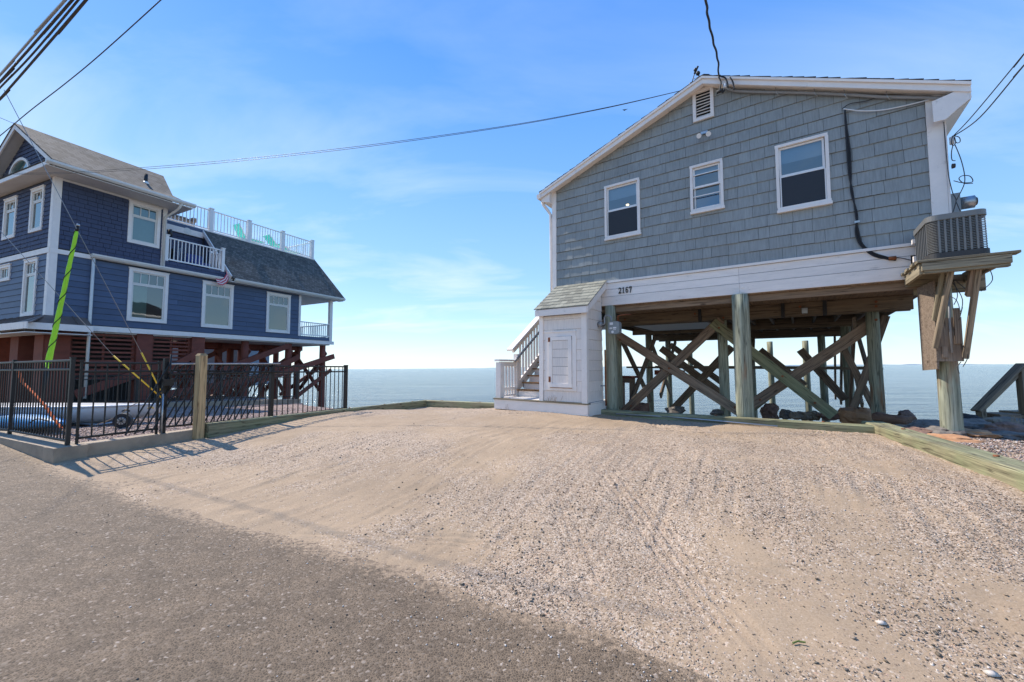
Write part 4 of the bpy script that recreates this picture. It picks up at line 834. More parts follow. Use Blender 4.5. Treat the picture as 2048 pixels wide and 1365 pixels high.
# plywood box around the pile
q = [fp(1874, 552, -.34), fp(1871, 732, -.34)]; a0, zt_ = R.loc(1874, 552, -.34); _, zb_ = R.loc(1871, 733, -.34)
m = MB(); ab, _ = R.loc(1855, 650, 0)
m.prism([R.w(2.30, -.355, 2.50), R.w(2.275, -.355, 1.32), R.w(2.195, -.02, 1.30), R.w(2.20, -.02, 2.47)], R.u*.02); m.build('side_panel', M_plywood, ap)
a1, zb2 = R.loc(1929, 723, -.34); a0 = 2.30; fbox('front_panel', R, a0+.002, a1, -.345, -.325, zb2, 2.0, M_plywood, ap)
fbox('front_panel', R, a0+.03, a0+.085, -.37, -.346, zb2+.05, 1.62, M_plywood, ap); a2, z2 = R.loc(1905, 617, -.36); a3, z3 = R.loc(1922, 688, -.36); fbox('short_panel', R, a2, a3+.01, -.375, -.346, z3, z2, M_plywood, ap)
beam('knee_brace', fp(1903, 536, -.80), fp(1870, 695, -.38), .05, .09, M_rail, ap, up=R.n); beam('knee_brace', fp(1886, 540, -.70), fp(1868, 640, -.36), .04, .07, M_deck, ap, up=R.n)
beam('knee_brace', fp(1958, 528, -.80), fp(1931, 716, -.36), .05, .085, M_rail, ap, up=R.n); beam('knee_brace', fp(1948, 532, -.76), fp(1938, 592, -.60), .06, .10, M_plywood, ap, up=R.n)
tube('conduit', [fp(1897, 560, -.38), fp(1899, 640, -.38), fp(1904, 706, -.38)], .013, M_grey, ap)
for k, pts in enumerate([[(1893, 575), (1905, 560), (1915, 590), (1908, 610)], [(1905, 565), (1925, 600), (1918, 640), (1925, 615)], [(1890, 590), (1912, 600), (1921, 625)], [(1975, 530), (1985, 560), (1962, 583)], [(1910, 560), (1935, 582)], [(1925, 690), (1936, 712), (1926, 734)], [(1922, 724), (1915, 735), (1919, 748)]]):
    tube('loose_wire', [R.p(x, y, -.42) for x, y in pts], .0045, M_cable if k != 2 else M_grey, ap, sm=5, n=5)
ac = thing('air_conditioner', R.w(2.45, -.5, PZ), 'large grey outdoor air conditioner with vertical louvred panels on wooden platform', 'air conditioner')
A0, A1, AD0, AD1, AZ0, AZ1 = 2.19, 2.70, -.86, -.09, PZ+.006, PZ+.55
def rr(a0, a1, d0, d1, r, n=6):
    out = []
    for cx, cy, s in ((a1-r, d1-r, 0), (a0+r, d1-r, 90), (a0+r, d0+r, 180), (a1-r, d0+r, 270)):
        for i in range(n+1):
            t = math.radians(s+90*i/n); out.append((cx+r*math.cos(t), cy+r*math.sin(t)))
    return out
def rprism(nm, a0, a1, d0, d1, r, z0, z1, mat, par):
    p = rr(a0, a1, d0, d1, r); m = MB(); m.prism([R.w(a, d, z0) for a, d in p], Vector((0, 0, z1-z0))); return m.build(nm, mat, par)
rprism('base_pan', A0-.01, A1+.01, AD0-.01, AD1+.01, .09, AZ0, AZ0+.075, M_acd, ac); rprism('coil_core', A0+.03, A1-.03, AD0+.03, AD1-.03, .07, AZ0+.07, AZ1-.03, M_acd, ac)
top = rprism('top_cover', A0-.010, A1+.010, AD0-.010, AD1+.010, .10, AZ1-.055, AZ1+.012, M_ac, ac); rprism('fan_guard', A0+.06, A1-.06, AD0+.1, AD1-.1, .06, AZ1+.013, AZ1+.03, M_acd, ac)
for i in range(7):     # vertical bars of the front
    a = A0+.095+i*(A1-A0-.19)/6; fbox('panel_bar', R, a-.009, a+.009, AD0-.002, AD0+.03, AZ0+.075, AZ1-.036, M_ac, ac)
for i in range(8):
    D = AD0+.10+i*(AD1-AD0-.2)/7; fbox('panel_bar', R, A0-.002, A0+.03, D-.010, D+.010, AZ0+.075, AZ1-.036, M_ac, ac)
for k in range(20):    # fine louvres between the bars and round the corners
    z = AZ0+.095+k*.0205; p = rr(A0+.004, A1-.004, AD0+.004, AD1-.004, .088)
    m = MB(); seg = p[14:21]; m.tube([R.w(a, d, z) for a, d in seg], .0062, 5); seg = p[21:28]; m.tube([R.w(a, d, z) for a, d in seg], .0062, 5)
    m.fbox(R, A0+.09, A1-.09, AD0+.006, AD0+.02, z-.004, z+.0045); m.build('louvre', M_ac, ac)
fbox('service_valve', R, A0-.03, A0, -.2, -.13, AZ0+.12, AZ0+.2, M_white, ac); fbox('service_valve', R, A0-.03, A0, -.2, -.13, AZ0+.38, AZ0+.44, M_white, ac)
# cables and conduit on the gable
def wallpath(pts, D=-.04, sm=5): return [R.p(x, y, D) for x, y in pts]
lset = thing('refrigerant_line', R.p(1690, 222, -.04), 'bundle of black insulated cables running down the gable to the air conditioner', 'cable')
for k, o in enumerate((-3, 0, 3)):
    tube('insulated_cable', wallpath([(1690, 220+k*2), (1692+o*.3, 250), (1697+o, 300), (1700+o*.7, 350), (1704-o*.6, 385), (1713+o*.6, 430), (1714-o, 462), (1722-o, 488), (1745, 508+o), (1775, 517+o*.6), (1792, 521)], -.030-.008*abs(k-1)), .0105, M_rubber, lset, sm=5)
fbox('cable_clip', R, *(lambda a: (a-.03, a+.03))(R.loc(1714, 443, -.06)[0]), -.07, -.05, R.loc(1714, 446, -.06)[1], R.loc(1714, 442, -.06)[1], M_galv, lset)
P0_ = R.p(1783, 517, -.06); cyl('rusty_coupling', P0_-R.u*.03, P0_+R.u*.05, .028, .028, M_rust, lset, n=10); tube('tail', wallpath([(1792, 516), (1805, 517), (1822, 521)], -.06), .006, M_cable, lset, sm=4)
cd = thing('conduit_run', R.p(1450, 182, -.04), 'grey conduit under the right rake board of the grey cottage', 'conduit')
tube('conduit_pipe', wallpath([(1453, 176), (1480, 183), (1600, 186), (1700, 190), (1760, 194), (1880, 197), (1895, 203)], -.06), .024, M_grey, cd, n=8, sm=4)
for x, y in ((1455, 168), (1553, 184), (1630, 186), (1690, 189), (1775, 192)): tube('strap', wallpath([(x-3, y-12), (x, y+2), (x+5, y+8)], -.085), .006, M_galv, cd)
wl = tube('white_cable', wallpath([(1687, 218), (1720, 222), (1760, 221), (1800, 214), (1850, 202), (1866, 197)], -.05), .009, M_label, None, sm=5); meta(wl, 'thin white cable sagging across the right side of the gable below the conduit', 'cable')
wl = tube('black_lead', wallpath([(1685, 218), (1700, 208), (1730, 203), (1752, 196)], -.05), .007, M_cable, None, sm=5); meta(wl, 'short dark lead from the conduit to the top of the insulated cable bundle', 'cable')
fl = thing('floodlight', R.p(1409, 270, -.03), 'twin clear-bulb floodlight on the gable under the vent', 'floodlight')
for px_ in (1399, 1418):
    P = R.p(px_, 272 if px_ < 1405 else 268, -.13); m = MB(); nn = 10
    cyl('bulb', P-R.n*.0, P+R.n*.055-Vector((0, 0, .03)), .022, .045, M_glassB if False else M_copper, fl, n=14); cyl('lamp_face', P+R.n*.056-Vector((0, 0, .031)), P+R.n*.062-Vector((0, 0, .034)), .044, .042, M_label, fl, n=14)
    tube('lamp_arm', [R.p(1409, 268, -.03), P+R.n*0-Vector((0, 0, -.01))], .011, M_galv, fl)
fbox('mount_plate', R, R.loc(1409, 268)[0]-.06, R.loc(1409, 268)[0]+.06, -.045, -.028, R.loc(1409, 268)[1]-.02, R.loc(1409, 268)[1]+.03, M_galv, fl)
# electric meter on the right side wall, loops of wire
em = thing('electric_meter', R.w(2.66, .25, 3.5), 'grey electric meter box with round glass meter on the cottage right corner', 'electric meter')
P = R.p(1917, 405, .12); fbox('meter_box', R, 2.60, 2.70, .02, .28, P.z-.26, P.z+.14, M_meter, em); Q = R.p(1921, 408, .15); cyl('meter_drum', Q, Q+R.u*.13, .085, .085, M_galv, em, n=20); cyl('meter_face', Q+R.u*.131, Q+R.u*.155, .07, .05, M_acd, em, n=20)
wr = thing('service_wire_loops', R.p(1908, 275, .1), 'thin dark wires looping down beside the right corner board to the meter', 'wire')
for pts in ([(1906, 272), (1918, 275), (1920, 284), (1913, 286), (1908, 276)], [(1905, 272), (1903, 285), (1906, 292), (1911, 286), (1909, 274)], [(1910, 290), (1922, 320), (1929, 350), (1928, 370), (1916, 395), (1912, 402)], [(1907, 362), (1925, 366), (1945, 364), (1940, 353), (1925, 352), (1918, 358), (1928, 367), (1946, 367)], [(1906, 290), (1903, 305), (1904, 320), (1911, 322)], [(1884, 210), (1888, 250), (1892, 300), (1897, 350), (1905, 385), (1912, 402), (1904, 430)], [(1912, 404), (1923, 428)]):
    tube('wire', [R.p(x, y, -.06) for x, y in pts], .0055, M_cable, wr, sm=6, n=5)
P = R.p(1904, 333, -.02); cyl('insulator', P, P+R.u*.03, .035, .03, M_acd, wr, n=12); P = R.p(1903, 275, .0); cyl('service_hook', P-Vector((0, 0, .1)), P, .025, .025, M_label, wr, n=10)
# gas meter
gm = thing('gas_meter', R.p(1229, 660, -.25), 'small grey gas meter with curved pipes on the pile beside the closet', 'gas meter')
a0, z0 = R.loc(1219, 669, -.26); a1, z1 = R.loc(1240, 643, -.26)
p = rr(a0, a1, z0, z1, .05, 4); m = MB(); m.prism([R.w(a, -.32, z) for a, z in p], -R.n*.14); m.build('meter_body', M_meter, gm)
for (x0, x1, z_, z2_) in ((.15, .45, .72, .92), (.12, .38, .40, .52), (.45, .75, .42, .54), (.45, .72, .30, .36)): fbox('meter_label', R, a0+(a1-a0)*x0, a0+(a1-a0)*x1, -.325, -.321, z0+(z1-z0)*z_, z0+(z1-z0)*z2_, M_label, gm)
P = R.w(a0+(a1-a0)*.4, -.321, z0+(z1-z0)*.16); cyl('dial', P, P+R.n*.008, .026, .026, M_label, gm, n=14)
Dm = -.25; tube('inlet_pipe', [R.p(1222, 643, Dm), R.p(1222, 635, Dm), R.p(1214, 631, Dm), R.p(1209, 636, Dm), R.p(1209, 648, Dm), R.p(1203, 649, Dm)], .016, M_grey, gm, sm=4)
P = R.p(1203, 649, Dm); cyl('regulator', P-R.u*.07, P+R.u*.02, .055, .05, M_grey, gm, n=16)
tube('outlet_pipe', [R.p(1236, 643, Dm), R.p(1236, 632, Dm), R.p(1245, 630, Dm), R.p(1262, 629, 0)], .014, M_rust, gm)
tube('riser_pipe', [R.p(1210, 700, -.2), R.p(1212, 812, -.2)], .016, M_rust, gm); tube('stub_pipe', [R.p(1189, 772, -.2), R.p(1212, 772, -.18)], .012, M_grey, gm)
# weather station at the ridge
ws = thing('weather_station', R.p(1382, 170, -.05), 'small black weather vane with anemometer cups on the cottage ridge', 'weather vane')
W_ = lambda x, y, d=0: R.p(x, y, -.05+d)
tube('mast', [W_(1382, 172), W_(1391, 141)], .008, M_black, ws); tube('arm', [W_(1386, 158), W_(1396, 159)], .006, M_black, ws); tube('vane', [W_(1389, 148), W_(1396, 133)], .018, M_black, ws)
for x, y, r_ in ((1391, 140, .035), (1396, 147, .04), (1382, 170, .045)):
    m = MB(); P = W_(x, y); m.tube([P-Vector((0, 0, r_)), P-Vector((0, 0, r_*.6)), P, P+Vector((0, 0, r_*.7)), P+Vector((0, 0, r_))], [r_*.3, r_*.85, r_, r_*.7, r_*.2], 10); m.build('cup', M_black, ws)
tube('stay', [W_(1396, 150), W_(1402, 157)], .012, M_black, ws); tube('ridge_cap', [W_(1393, 158), W_(1407, 152), W_(1418, 152)], [.02, .035, .03], M_tar, ws)
# ================================================================== bulkhead timbers
def timber(label, P0, P1, w_, h_, ztop0, ztop1, mat=M_green, extra=None):
    P0, P1 = Vector((*P0, 0)), Vector((*P1, 0)); d = (P1-P0).normalized(); t = thing('bulkhead_timber', (*((P0+P1)/2).xy, ztop0-h_), label, 'timber', 'timbers edging the driveway')
    beam('timber', P0+Vector((0, 0, ztop0-h_/2)), P1+Vector((0, 0, ztop1-h_/2)), w_, h_, mat, t, bev=.018)
    n_ = max(2, int((P1-P0).length/1.2)); s = Vector((-d.y, d.x, 0))
    for i in range(n_):
        f = (i+.5)/n_; P = P0.lerp(P1, f)+Vector((0, 0, ztop0+(ztop1-ztop0)*f))+s*w_*.15; cyl('bolt_head', P-Vector((0, 0, .01)), P+Vector((0, 0, .014)), .022, .02, M_rust, t, n=8)
    return t
t1 = timber('long green timber along the foot of the black fence, from the pine post seaward', (-4.90, 6.47), (-2.70, 12.43), .13, .24, .50, .375)
beam('lower_timber', (-4.92, 6.47, .28), (-4.60, 7.35, .30), .15, .14, M_green, t1)
timber('short green timber across the far end of the driveway, left of the staircase', (-2.75, 12.53), (-.35, 11.42), .15, .22, .375, .36)
a0, z0 = R.loc(1184, 818, -.30)
t3 = timber('long mossy green timber in front of the cottage piles, with rusty bolts', tuple(R.w(-2.62, -.22, 0).xy), tuple(R.w(1.78, -.30, 0).xy), .16, .15, .50, .50)
P = Vector(R.w(.98, -.42, .36)); fbox('spreader_block', R, .75, 1.15, -.48, -.40, .30, .385, M_green, t3)
t4 = timber('broad pale green timber at the right edge, running toward the viewer', (5.42, 6.10), (3.93, 2.86), .27, .17, .51, .53)
cyl('hole_shade_disc', (3.945, 2.86, .45), (3.925, 2.852, .45), .05, .05, M_acd, t4, n=12)  # solid disc, the shade of a hole put into its dark colour
cn = thing('loose_pipes', R.w(-.8, -.5, .42), 'long thin grey metal pipes lying on the ground in front of the mossy timber', 'pipe')
for (p0, p1) in (((1232, 828), (1570, 849)), ((1300, 831), (1555, 853)), ((1330, 829), (1450, 836))):
    A_, B_ = at_z(*p0, .445), at_z(*p1, .415); tube('pipe', [A_, (A_+B_)/2+Vector((0, 0, .004)), B_], .014, M_galv, cn, n=8)
P = at_z(1325, 833, .44); tube('pipe_clamp', [P+Vector((.0, -.03, -.02)), P+Vector((.02, -.02, .05)), P+Vector((.06, .02, .05)), P+Vector((.08, .03, 0))], .012, M_rust, cn, sm=3)
# ================================================================== rocks
def rock(label, px, py, wpx, hpx, z, mat, seed, y=None, rg=1.0, name='boulder', cat='boulder', deep=None):
    P = at_z(px, py, z) if y is None else at_y(px, py, y); sc = (P-CAMP).dot(FW)/FP; rx = wpx*sc/2/1.15; rz = hpx*sc/2; ry = deep or rx*.75; V = []; F = []
    nu, nv = 18, 11; rr_ = random.Random(seed); o_ = Vector((rr_.random()*90, rr_.random()*90, 0))
    for j in range(nv):
        th_ = math.pi*(j+.5)/nv
        for i in range(nu):
            ph = 2*math.pi*i/nu; d = Vector((math.sin(th_)*math.cos(ph), math.sin(th_)*math.sin(ph), math.cos(th_))); e = 1+rg*.42*noise.noise(d*1.4+o_)+.16*noise.noise(d*3.7+o_)
            e *= 1+.10*rg*math.copysign(abs(noise.cell(d*2+o_)-.5), .5)
            c = Vector((math.copysign(abs(d.x)**.8, d.x), math.copysign(abs(d.y)**.8, d.y), math.copysign(abs(d.z)**.8, d.z))); V.append(P+Vector((c.x*rx*e, c.y*ry*e, c.z*rz*e)))
    for j in range(nv-1):
        for i in range(nu): F.append((j*nu+i, j*nu+(i+1) % nu, (j+1)*nu+(i+1) % nu, (j+1)*nu+i))
    F.append(tuple(range(nu-1, -1, -1))); F.append(tuple((nv-1)*nu+i for i in range(nu)))
    o = mk(name, V, F, mat, None, smooth=False); meta(o, label, cat, 'rocks along the shore'); return o
rock('reddish brown rock behind the mossy timber near the gas meter pile', 1281, 817, 34, 22, .35, M_rockB, 1); rock('flat grey rock under the crossed braces left of the centre pile', 1350, 821, 40, 14, .30, M_rockG, 2)
rock('low grey rock hugging the left side of the centre pile', 1440, 826, 40, 12, .36, M_rockG, 3); rock('angular brown rock just right of the centre pile', 1540, 824, 34, 30, .33, M_rockB, 4)
rock('small grey rock second from the brown angular rock', 1572, 830, 26, 18, .33, M_rockG, 5); rock('small tan rock third from the centre pile', 1592, 832, 22, 14, .34, M_rockT, 6); rock('tan rock at the foot of the green diagonal brace', 1610, 832, 30, 16, .33, M_rockT, 7); rock('small tan rock left of the flat brown rock', 1630, 832, 24, 16, .33, M_rockT, 8); rock('flat brown rock beside the big orange boulder', 1660, 832, 42, 14, .35, M_rockB, 9)
rock('big rounded orange boulder at the foot of the right rear pile', 1713, 833, 74, 36, .36, M_rockO, 10, rg=.35)
lg = thing('driftwood_log', at_z(1790, 838, .42), 'reddish driftwood log lying behind the timber corner', 'log'); cyl('log_body', at_z(1751, 834, .45), at_z(1824, 846, .43), .075, .10, M_log, lg, n=12, wob=.3)
rock('brown pointed rock behind the driftwood log', 1812, 836, 34, 26, .35, M_rockB, 12)
specs = [(1862, 857, 80, 26, M_rockG, 'flat grey slab left of the thick green pile'), (1835, 862, 40, 12, M_rockB, 'low brown slab at the corner of the timbers'), (1888, 866, 52, 22, M_rockG, 'dark slab at the foot of the thick green pile'), (1938, 855, 90, 28, M_rockG, 'long dark slab right of the thick green pile'), (1932, 843, 24, 24, M_rockK, 'black round rock standing behind the slabs'), (1985, 851, 60, 28, M_rockT, 'tan flat slab under the small handrail post'), (2008, 862, 70, 24, M_rockB, 'brown slab in front of the tan slab'), (2015, 849, 70, 24, M_rockG, 'grey slab under the concrete step'), (1948, 868, 58, 16, M_rockO, 'flat orange slab half buried in shells'), (2030, 872, 70, 12, M_rockG, 'thin grey slab at the right edge lying on shells'), (2040, 862, 40, 16, M_rockB, 'brown slab at the right edge above the thin slab'), (1898, 876, 60, 10, M_rockO, 'low orange stone next to the pale green timber')]
for i, (x, y_, w_, h_, mt, lb) in enumerate(specs): rock(lb, x, y_, w_, h_, (.425 if y_ > 855 else .40), mt, 30+i, deep=.22, name='stone_slab', cat='rock')
# handrail and step at the right edge
hr = thing('wooden_handrail', at_y(2000, 845, 6.9), 'brown wooden handrail of beach steps at the far right edge', 'handrail')
Y = 6.9; A_, B_, C_, D_ = at_y(1951, 822, Y), at_y(2042, 729, Y), at_y(2075, 729, Y), at_y(1962, 812, Y)
beam('sloping_cap', A_, B_, .15, .035, M_rail, hr); beam('level_cap', B_, C_+Vector((.3, 0, 0)), .15, .035, M_rail, hr); beam('sloping_rail', at_y(1962, 822, Y)+Vector((0, .02, 0)), at_y(2040, 745, Y)+Vector((0, .02, 0)), .04, .10, M_rail, hr)
beam('post', at_y(1967, 850, Y)+Vector((0, 0, -.2)), at_y(1961, 818, Y), .09, .10, M_rail, hr, up=(0, 1, 0)); beam('post', at_y(2052, 850, Y)+Vector((0, 0, -.2)), at_y(2041, 735, Y), .10, .10, M_rail, hr, up=(0, 1, 0))
stp = thing('beach_step', at_y(2020, 845, 7.0), 'dark timber step block behind the slabs at the right edge', 'step'); c = at_y(2035, 838, 7.05); obox('step_block', c, (1, 0, 0), (0, 1, 0), (0, 0, 1), (1.0, .35, .20), M_brace, stp, .02); obox('step_tread', c+Vector((.25, -.02, .115)), (1, 0, 0), (0, 1, 0), (0, 0, 1), (.7, .4, .03), M_rail, stp)
# ================================================================== left: curb, post, fences
FL = Frame((-5.62, 5.12), 21.5)     # gate and side fence line, a runs away from the viewer, outside on the right
FF = Frame((-5.62, 5.12), 116.2)    # street side, a negative to the left
cb = thing('concrete_curb', (-5.62, 5.1, .1), 'low tan concrete curb under the black fence at the road corner', 'curb')
m = MB(); m.prism([FL.w(-.16, -.10, -.1), FL.w(1.75, -.10, -.1), FL.w(1.75, -.10, .410), FL.w(-.16, -.10, .410)], -FL.n*.24); m.build('curb_side', M_concrete, cb)
m = MB(); m.prism([FF.w(-8, -.16, -.1), FF.w(.16, -.16, -.1), FF.w(.16, -.16, .415), FF.w(-8, -.16, .415)], -FF.n*.30); m.build('curb_front', M_concrete, cb)
def fence(label, fr, a0, a1, zb, zt, posts, parent=None, sp=.112, pick=.013, rails=(0, .115), name='metal_fence', group='black metal fence panels', bot=True, zb1=None, ps=.055, cap=True, D=0, pz=.012, skipends=.05):
    t = thing(name, fr.w((a0+a1)/2, D, zb), label, 'fence', group); zb1 = zb if zb1 is None else zb1; zt1 = zt+(zb1-zb)
    for a, s in posts:
        f = (a-a0)/(a1-a0) if a1 != a0 else 0; b0 = zb+(zb1-zb)*f; fbox('post', fr, a-s/2, a+s/2, D-s/2, D+s/2, b0-.06, zt+(zt1-zt)*f+pz, M_black, t)
        if cap: fbox('post_cap', fr, a-s/2-.006, a+s/2+.006, D-s/2-.006, D+s/2+.006, zt+(zt1-zt)*f+pz, zt+(zt1-zt)*f+pz+.014, M_black, t)
    for r_ in rails: beam('rail', fr.w(a0, D, zt-.015-r_), fr.w(a1, D, zt1-.015-r_), .028, .03, M_black, t)
    if bot: beam('rail', fr.w(a0, D, zb+.05), fr.w(a1, D, zb1+.05), .028, .03, M_black, t)
    n_ = int((a1-a0)/sp); me = None
    for i in range(1, n_+1):
        a = a0+i*(a1-a0)/(n_+1); f = (a-a0)/(a1-a0)
        if any(abs(a-pa) < skipends for pa, _ in posts): continue
        h_ = (zt-zb-.06); z0_ = zb+(zb1-zb)*f+.04
        o = fbox('picket', fr, a-pick/2, a+pick/2, D-pick/2, D+pick/2, z0_, z0_+h_, M_black, t)
    return t
ZB, ZT = .42, 1.50
ga = lambda px: FL.loc(px, 742)[0]
aP2, aP3, aP4 = ga(331), ga(544), ga(693)
fence('black picket fence section on the curb facing the road, left of the corner post', FF, -2.18, -.03, ZB, ZT, [(-2.12, .038), (-.0, .040)], sp=.105)
fence('black picket fence section at the left edge of the picture', FF, -7.8, -2.20, ZB, ZT, [(-7.8, .038), (-5.9, .038), (-4.0, .038)], sp=.105)
fence('black metal gate leaf hinged on the corner post, in front of the boat', FL, .10, aP2-.06, ZB+.02, ZT-.03, [(.085, .024), (aP2-.08, .026)], name='metal_gate', sp=.14, pz=.008, cap=True)
for z in (.60, 1.25): pass
lt = thing('gate_latch_post', FL.w(aP2, 0, .42), 'tall black latch post with gate latch between the gate and the pine post', 'post')
fbox('post', FL, aP2-.027, aP2+.027, -.027, .027, .25, ZT+.03, M_black, lt); cyl('latch_rod', FL.w(aP2+.02, -.08, 1.05), FL.w(aP2+.02, -.08, ZT+.09), .011, .011, M_black, lt, n=10); fbox('latch_body', FL, aP2-.07, aP2+.07, -.10, -.05, 1.12, 1.22, M_black, lt); cyl('drop_rod', FL.w(aP2-.05, -.07, .36), FL.w(aP2-.05, -.07, 1.0), .011, .011, M_galv, lt, n=8)
fence('long black picket fence behind the timber between the pine post and the middle post', FL, aP2+.05, aP3, ZB+.03, ZT-.02, [], sp=.115, zb1=ZB-.02)
fence('black picket fence section ending at the free-standing end post by the sea', FL, aP3+.01, aP4, ZB-.02, ZT-.07, [(aP3, .066), (aP4-.02, .066)], sp=.125, zb1=ZB-.03)
lp = thing('leaning_fence_panel', FL.w(aP2+.6, -.12, .4), 'loose black fence panel with slanted pickets leaning against the fence behind the pine post', 'fence panel')
n_ = 17
for i in range(n_+1):
    a = aP2+.04+(aP3-aP2-.04)*i/n_; D = -.045; P = FL.w(a, D, ZT-.03-.02*i/n_); Q = FL.w(a-.52, -.05, .42 if i < 5 else .46); beam('picket', P, P.lerp(Q, .97), .018, .018, M_black, lp, up=(1, .3, 0))
for off in (.055, .21): beam('rail', FL.w(aP2+.02, -.055, ZT-off), FL.w(aP3+.12, -.055, ZT-off+.02), .03, .026, M_galv if off < .1 else M_black, lp)
pp = thing('pine_post', FL.w(ga(393), -.16, .3), 'square light pine post with chamfered top standing before the black fence', 'post')
ap_ = ga(391); P = FL.w(ap_, -.14, .28); s_ = .061
obox('post_body', FL.w(ap_, -.14, .92), (0, 0, 1), FL.u, FL.n, (1.32, .122, .122), M_post, pp, .014)
V = [FL.w(ap_+x*s_, -.14+y*s_, 1.58) for x, y in ((-1, -1), (1, -1), (1, 1), (-1, 1))]+[FL.w(ap_+x*.04, -.14+y*.04, 1.615) for x, y in ((-1, -1), (1, -1), (1, 1), (-1, 1))]; mk('post_top', V, BOXF, M_post, pp)
# back fence and low wall
PA, PB_ = Vector((-14.2, 12.9, 0)), Vector((-7.9, 14.75, 0)); dd = PB_-PA; FB = Frame((PA.x, PA.y), math.degrees(math.atan2(dd.x, dd.y))); LB = dd.length
fence('far black picket fence on the low concrete wall in front of the blue house piles', FB, 0, LB, .31, 1.20, [(LB, .08), (LB-2.4, .06), (LB-4.8, .06)], sp=.115, pick=.016)
lw = thing('low_concrete_wall', FB.w(LB/2, 0, 0), 'low tan concrete wall under the far black fence', 'wall'); fbox('wall_body', FB, -2, LB+.12, -.12, .12, -.2, .27, M_concrete, lw)

bn = thing('red_bench', R.w(-2.6, 2.0, .4), 'small weathered red bench behind the gas meter pile under the cottage', 'bench'); ba, bz = R.loc(1236, 752, 2.0); bb_, bz2 = R.loc(1271, 753, 2.0)
fbox('seat', R, ba, bb_, 1.85, 2.2, bz-.05, bz, M_barnred, bn, .006); fbox('apron', R, ba+.02, bb_-.04, 1.9, 1.93, bz-.17, bz-.052, M_plywood, bn)
for a in (ba+.08, bb_-.10):
    for D in (1.92, 2.14): fbox('leg', R, a-.03, a+.03, D-.03, D+.03, .1, bz-.052, M_plywood, bn)
# ================================================================== boat, kayak, pole, guys
bt = thing('sailing_dinghy', at_y(200, 840, 7.4), 'white sailing dinghy on a small trailer behind the black gate', 'boat')
bow = at_y(325, 811, 7.9); stern = at_y(-40, 812, 7.0); ax = (bow-stern); Lb = ax.length; ax.normalize(); side = Vector((-ax.y, ax.x, 0)).normalized(); V = []; F = []; ns = 16; prof = [(-1, .0), (-.97, -.10), (-.80, -.24), (-.35, -.34), (0, -.37), (.35, -.34), (.80, -.24), (.97, -.10), (1, .0), (.86, .02), (-.86, .02)]
for i in range(ns+1):
    t = i/ns; wd_ = .72*(1-max(0, (t-.35)/.65)**2.2)*.5/.5*.62+.01; dp = 1-.55*max(0, (t-.5)/.5)**2; rise = .03*max(0, (t-.5)/.5)**2
    for y_, z_ in prof: V.append(stern+ax*(Lb*t)+side*y_*wd_+Vector((0, 0, z_*dp+rise)))
k = len(prof)
for i in range(ns):
    for j in range(k): F.append((i*k+j, i*k+(j+1) % k, (i+1)*k+(j+1) % k, (i+1)*k+j))
F.append(tuple(range(k-1, -1, -1))); F.append(tuple(ns*k+j for j in range(k)))
hull = mk('hull', V, F, M_hull, bt, smooth=True)
tube('rub_rail', [stern+ax*(Lb*i/ns)+side*-1*(.72*(1-max(0, (i/ns-.35)/.65)**2.2)*.62+.015)+Vector((0, 0, .005+.03*max(0, (i/ns-.5)/.5)**2)) for i in range(ns)], .018, M_label, bt)
P = at_y(296, 817, 7.35); tube('bow_emblem', [P, P+Vector((.06, 0, .02)), P+Vector((.10, 0, 0))], .012, M_yellow, bt); P = at_y(251, 823, 7.25); tube('cleat', [P-ax*.05, P+Vector((0, 0, .03)), P+ax*.06], .014, M_black, bt)
for px_, y_ in ((246, 7.0), (268, 8.2)):
    P = at_y(px_, 840, y_); P.z = .36+.125; wh = cyl('wheel', P-side*.045*-1, P+side*-.045, .125, .125, M_rubber, bt, n=24, smooth=False); cyl('wheel_rim', P-side*.048, P-side*.058, .068, .06, M_galv, wh, n=20); cyl('hub', P-side*.06, P-side*.075, .018, .016, M_acd, wh, n=10)
    for q in range(8):
        a = q*math.pi/4; beam('spoke', P-side*.062+ax*.02*math.cos(a)+Vector((0, 0, .02*math.sin(a))), P-side*.062+ax*.066*math.cos(a)+Vector((0, 0, .066*math.sin(a))), .008, .006, M_black, wh, up=side)
tube('trailer_frame', [at_y(120, 846, 7.3), at_y(200, 850, 7.2), at_y(270, 838, 7.3)], .02, M_galv, bt); tube('trailer_axle', [at_y(246, 836, 7.0), at_y(268, 831, 8.2)], .018, M_galv, bt)
tube('rope', [at_y(275, 806, 7.2), at_y(258, 815, 7.1), at_y(240, 830, 7.1), at_y(205, 846, 7.1), at_y(175, 855, 7.1)], .007, M_concrete, bt, sm=4)
kk = thing('blue_kayak', at_y(70, 850, 6.6), 'bright blue kayak lying on the gravel behind the street side fence', 'kayak'); V = []; F = []; P0_, P1_ = at_y(-60, 846, 7.2), at_y(132, 852, 6.4); ax = (P1_-P0_); Lk = ax.length; ax.normalize(); side = Vector((-ax.y, ax.x, 0)).normalized(); n_, k = 18, 12
for i in range(n_+1):
    t = i/n_; r_ = math.sin(math.pi*min(max(t, .02), .98))**.6
    for j in range(k): a = 2*math.pi*j/k; V.append(P0_+ax*Lk*t+side*.30*r_*math.cos(a)+Vector((0, 0, .13*r_*math.sin(a)+.04)))
for i in range(n_):
    for j in range(k): F.append((i*k+j, i*k+(j+1) % k, (i+1)*k+(j+1) % k, (i+1)*k+j))
F += [tuple(range(k-1, -1, -1)), tuple(n_*k+j for j in range(k))]; mk('kayak_hull', V, F, M_kayak, kk, smooth=True)
tube('deck_cord', [at_y(60, 846, 6.3), at_y(75, 838, 6.3), at_y(98, 843, 6.3)], .009, M_black, kk, sm=3)
w_ = MB(); pts = [(36, 742, 6.3), (45, 765, 6.3), (70, 790, 6.25), (90, 812, 6.2), (108, 838, 6.15), (122, 856, 6.1)]
m = MB()
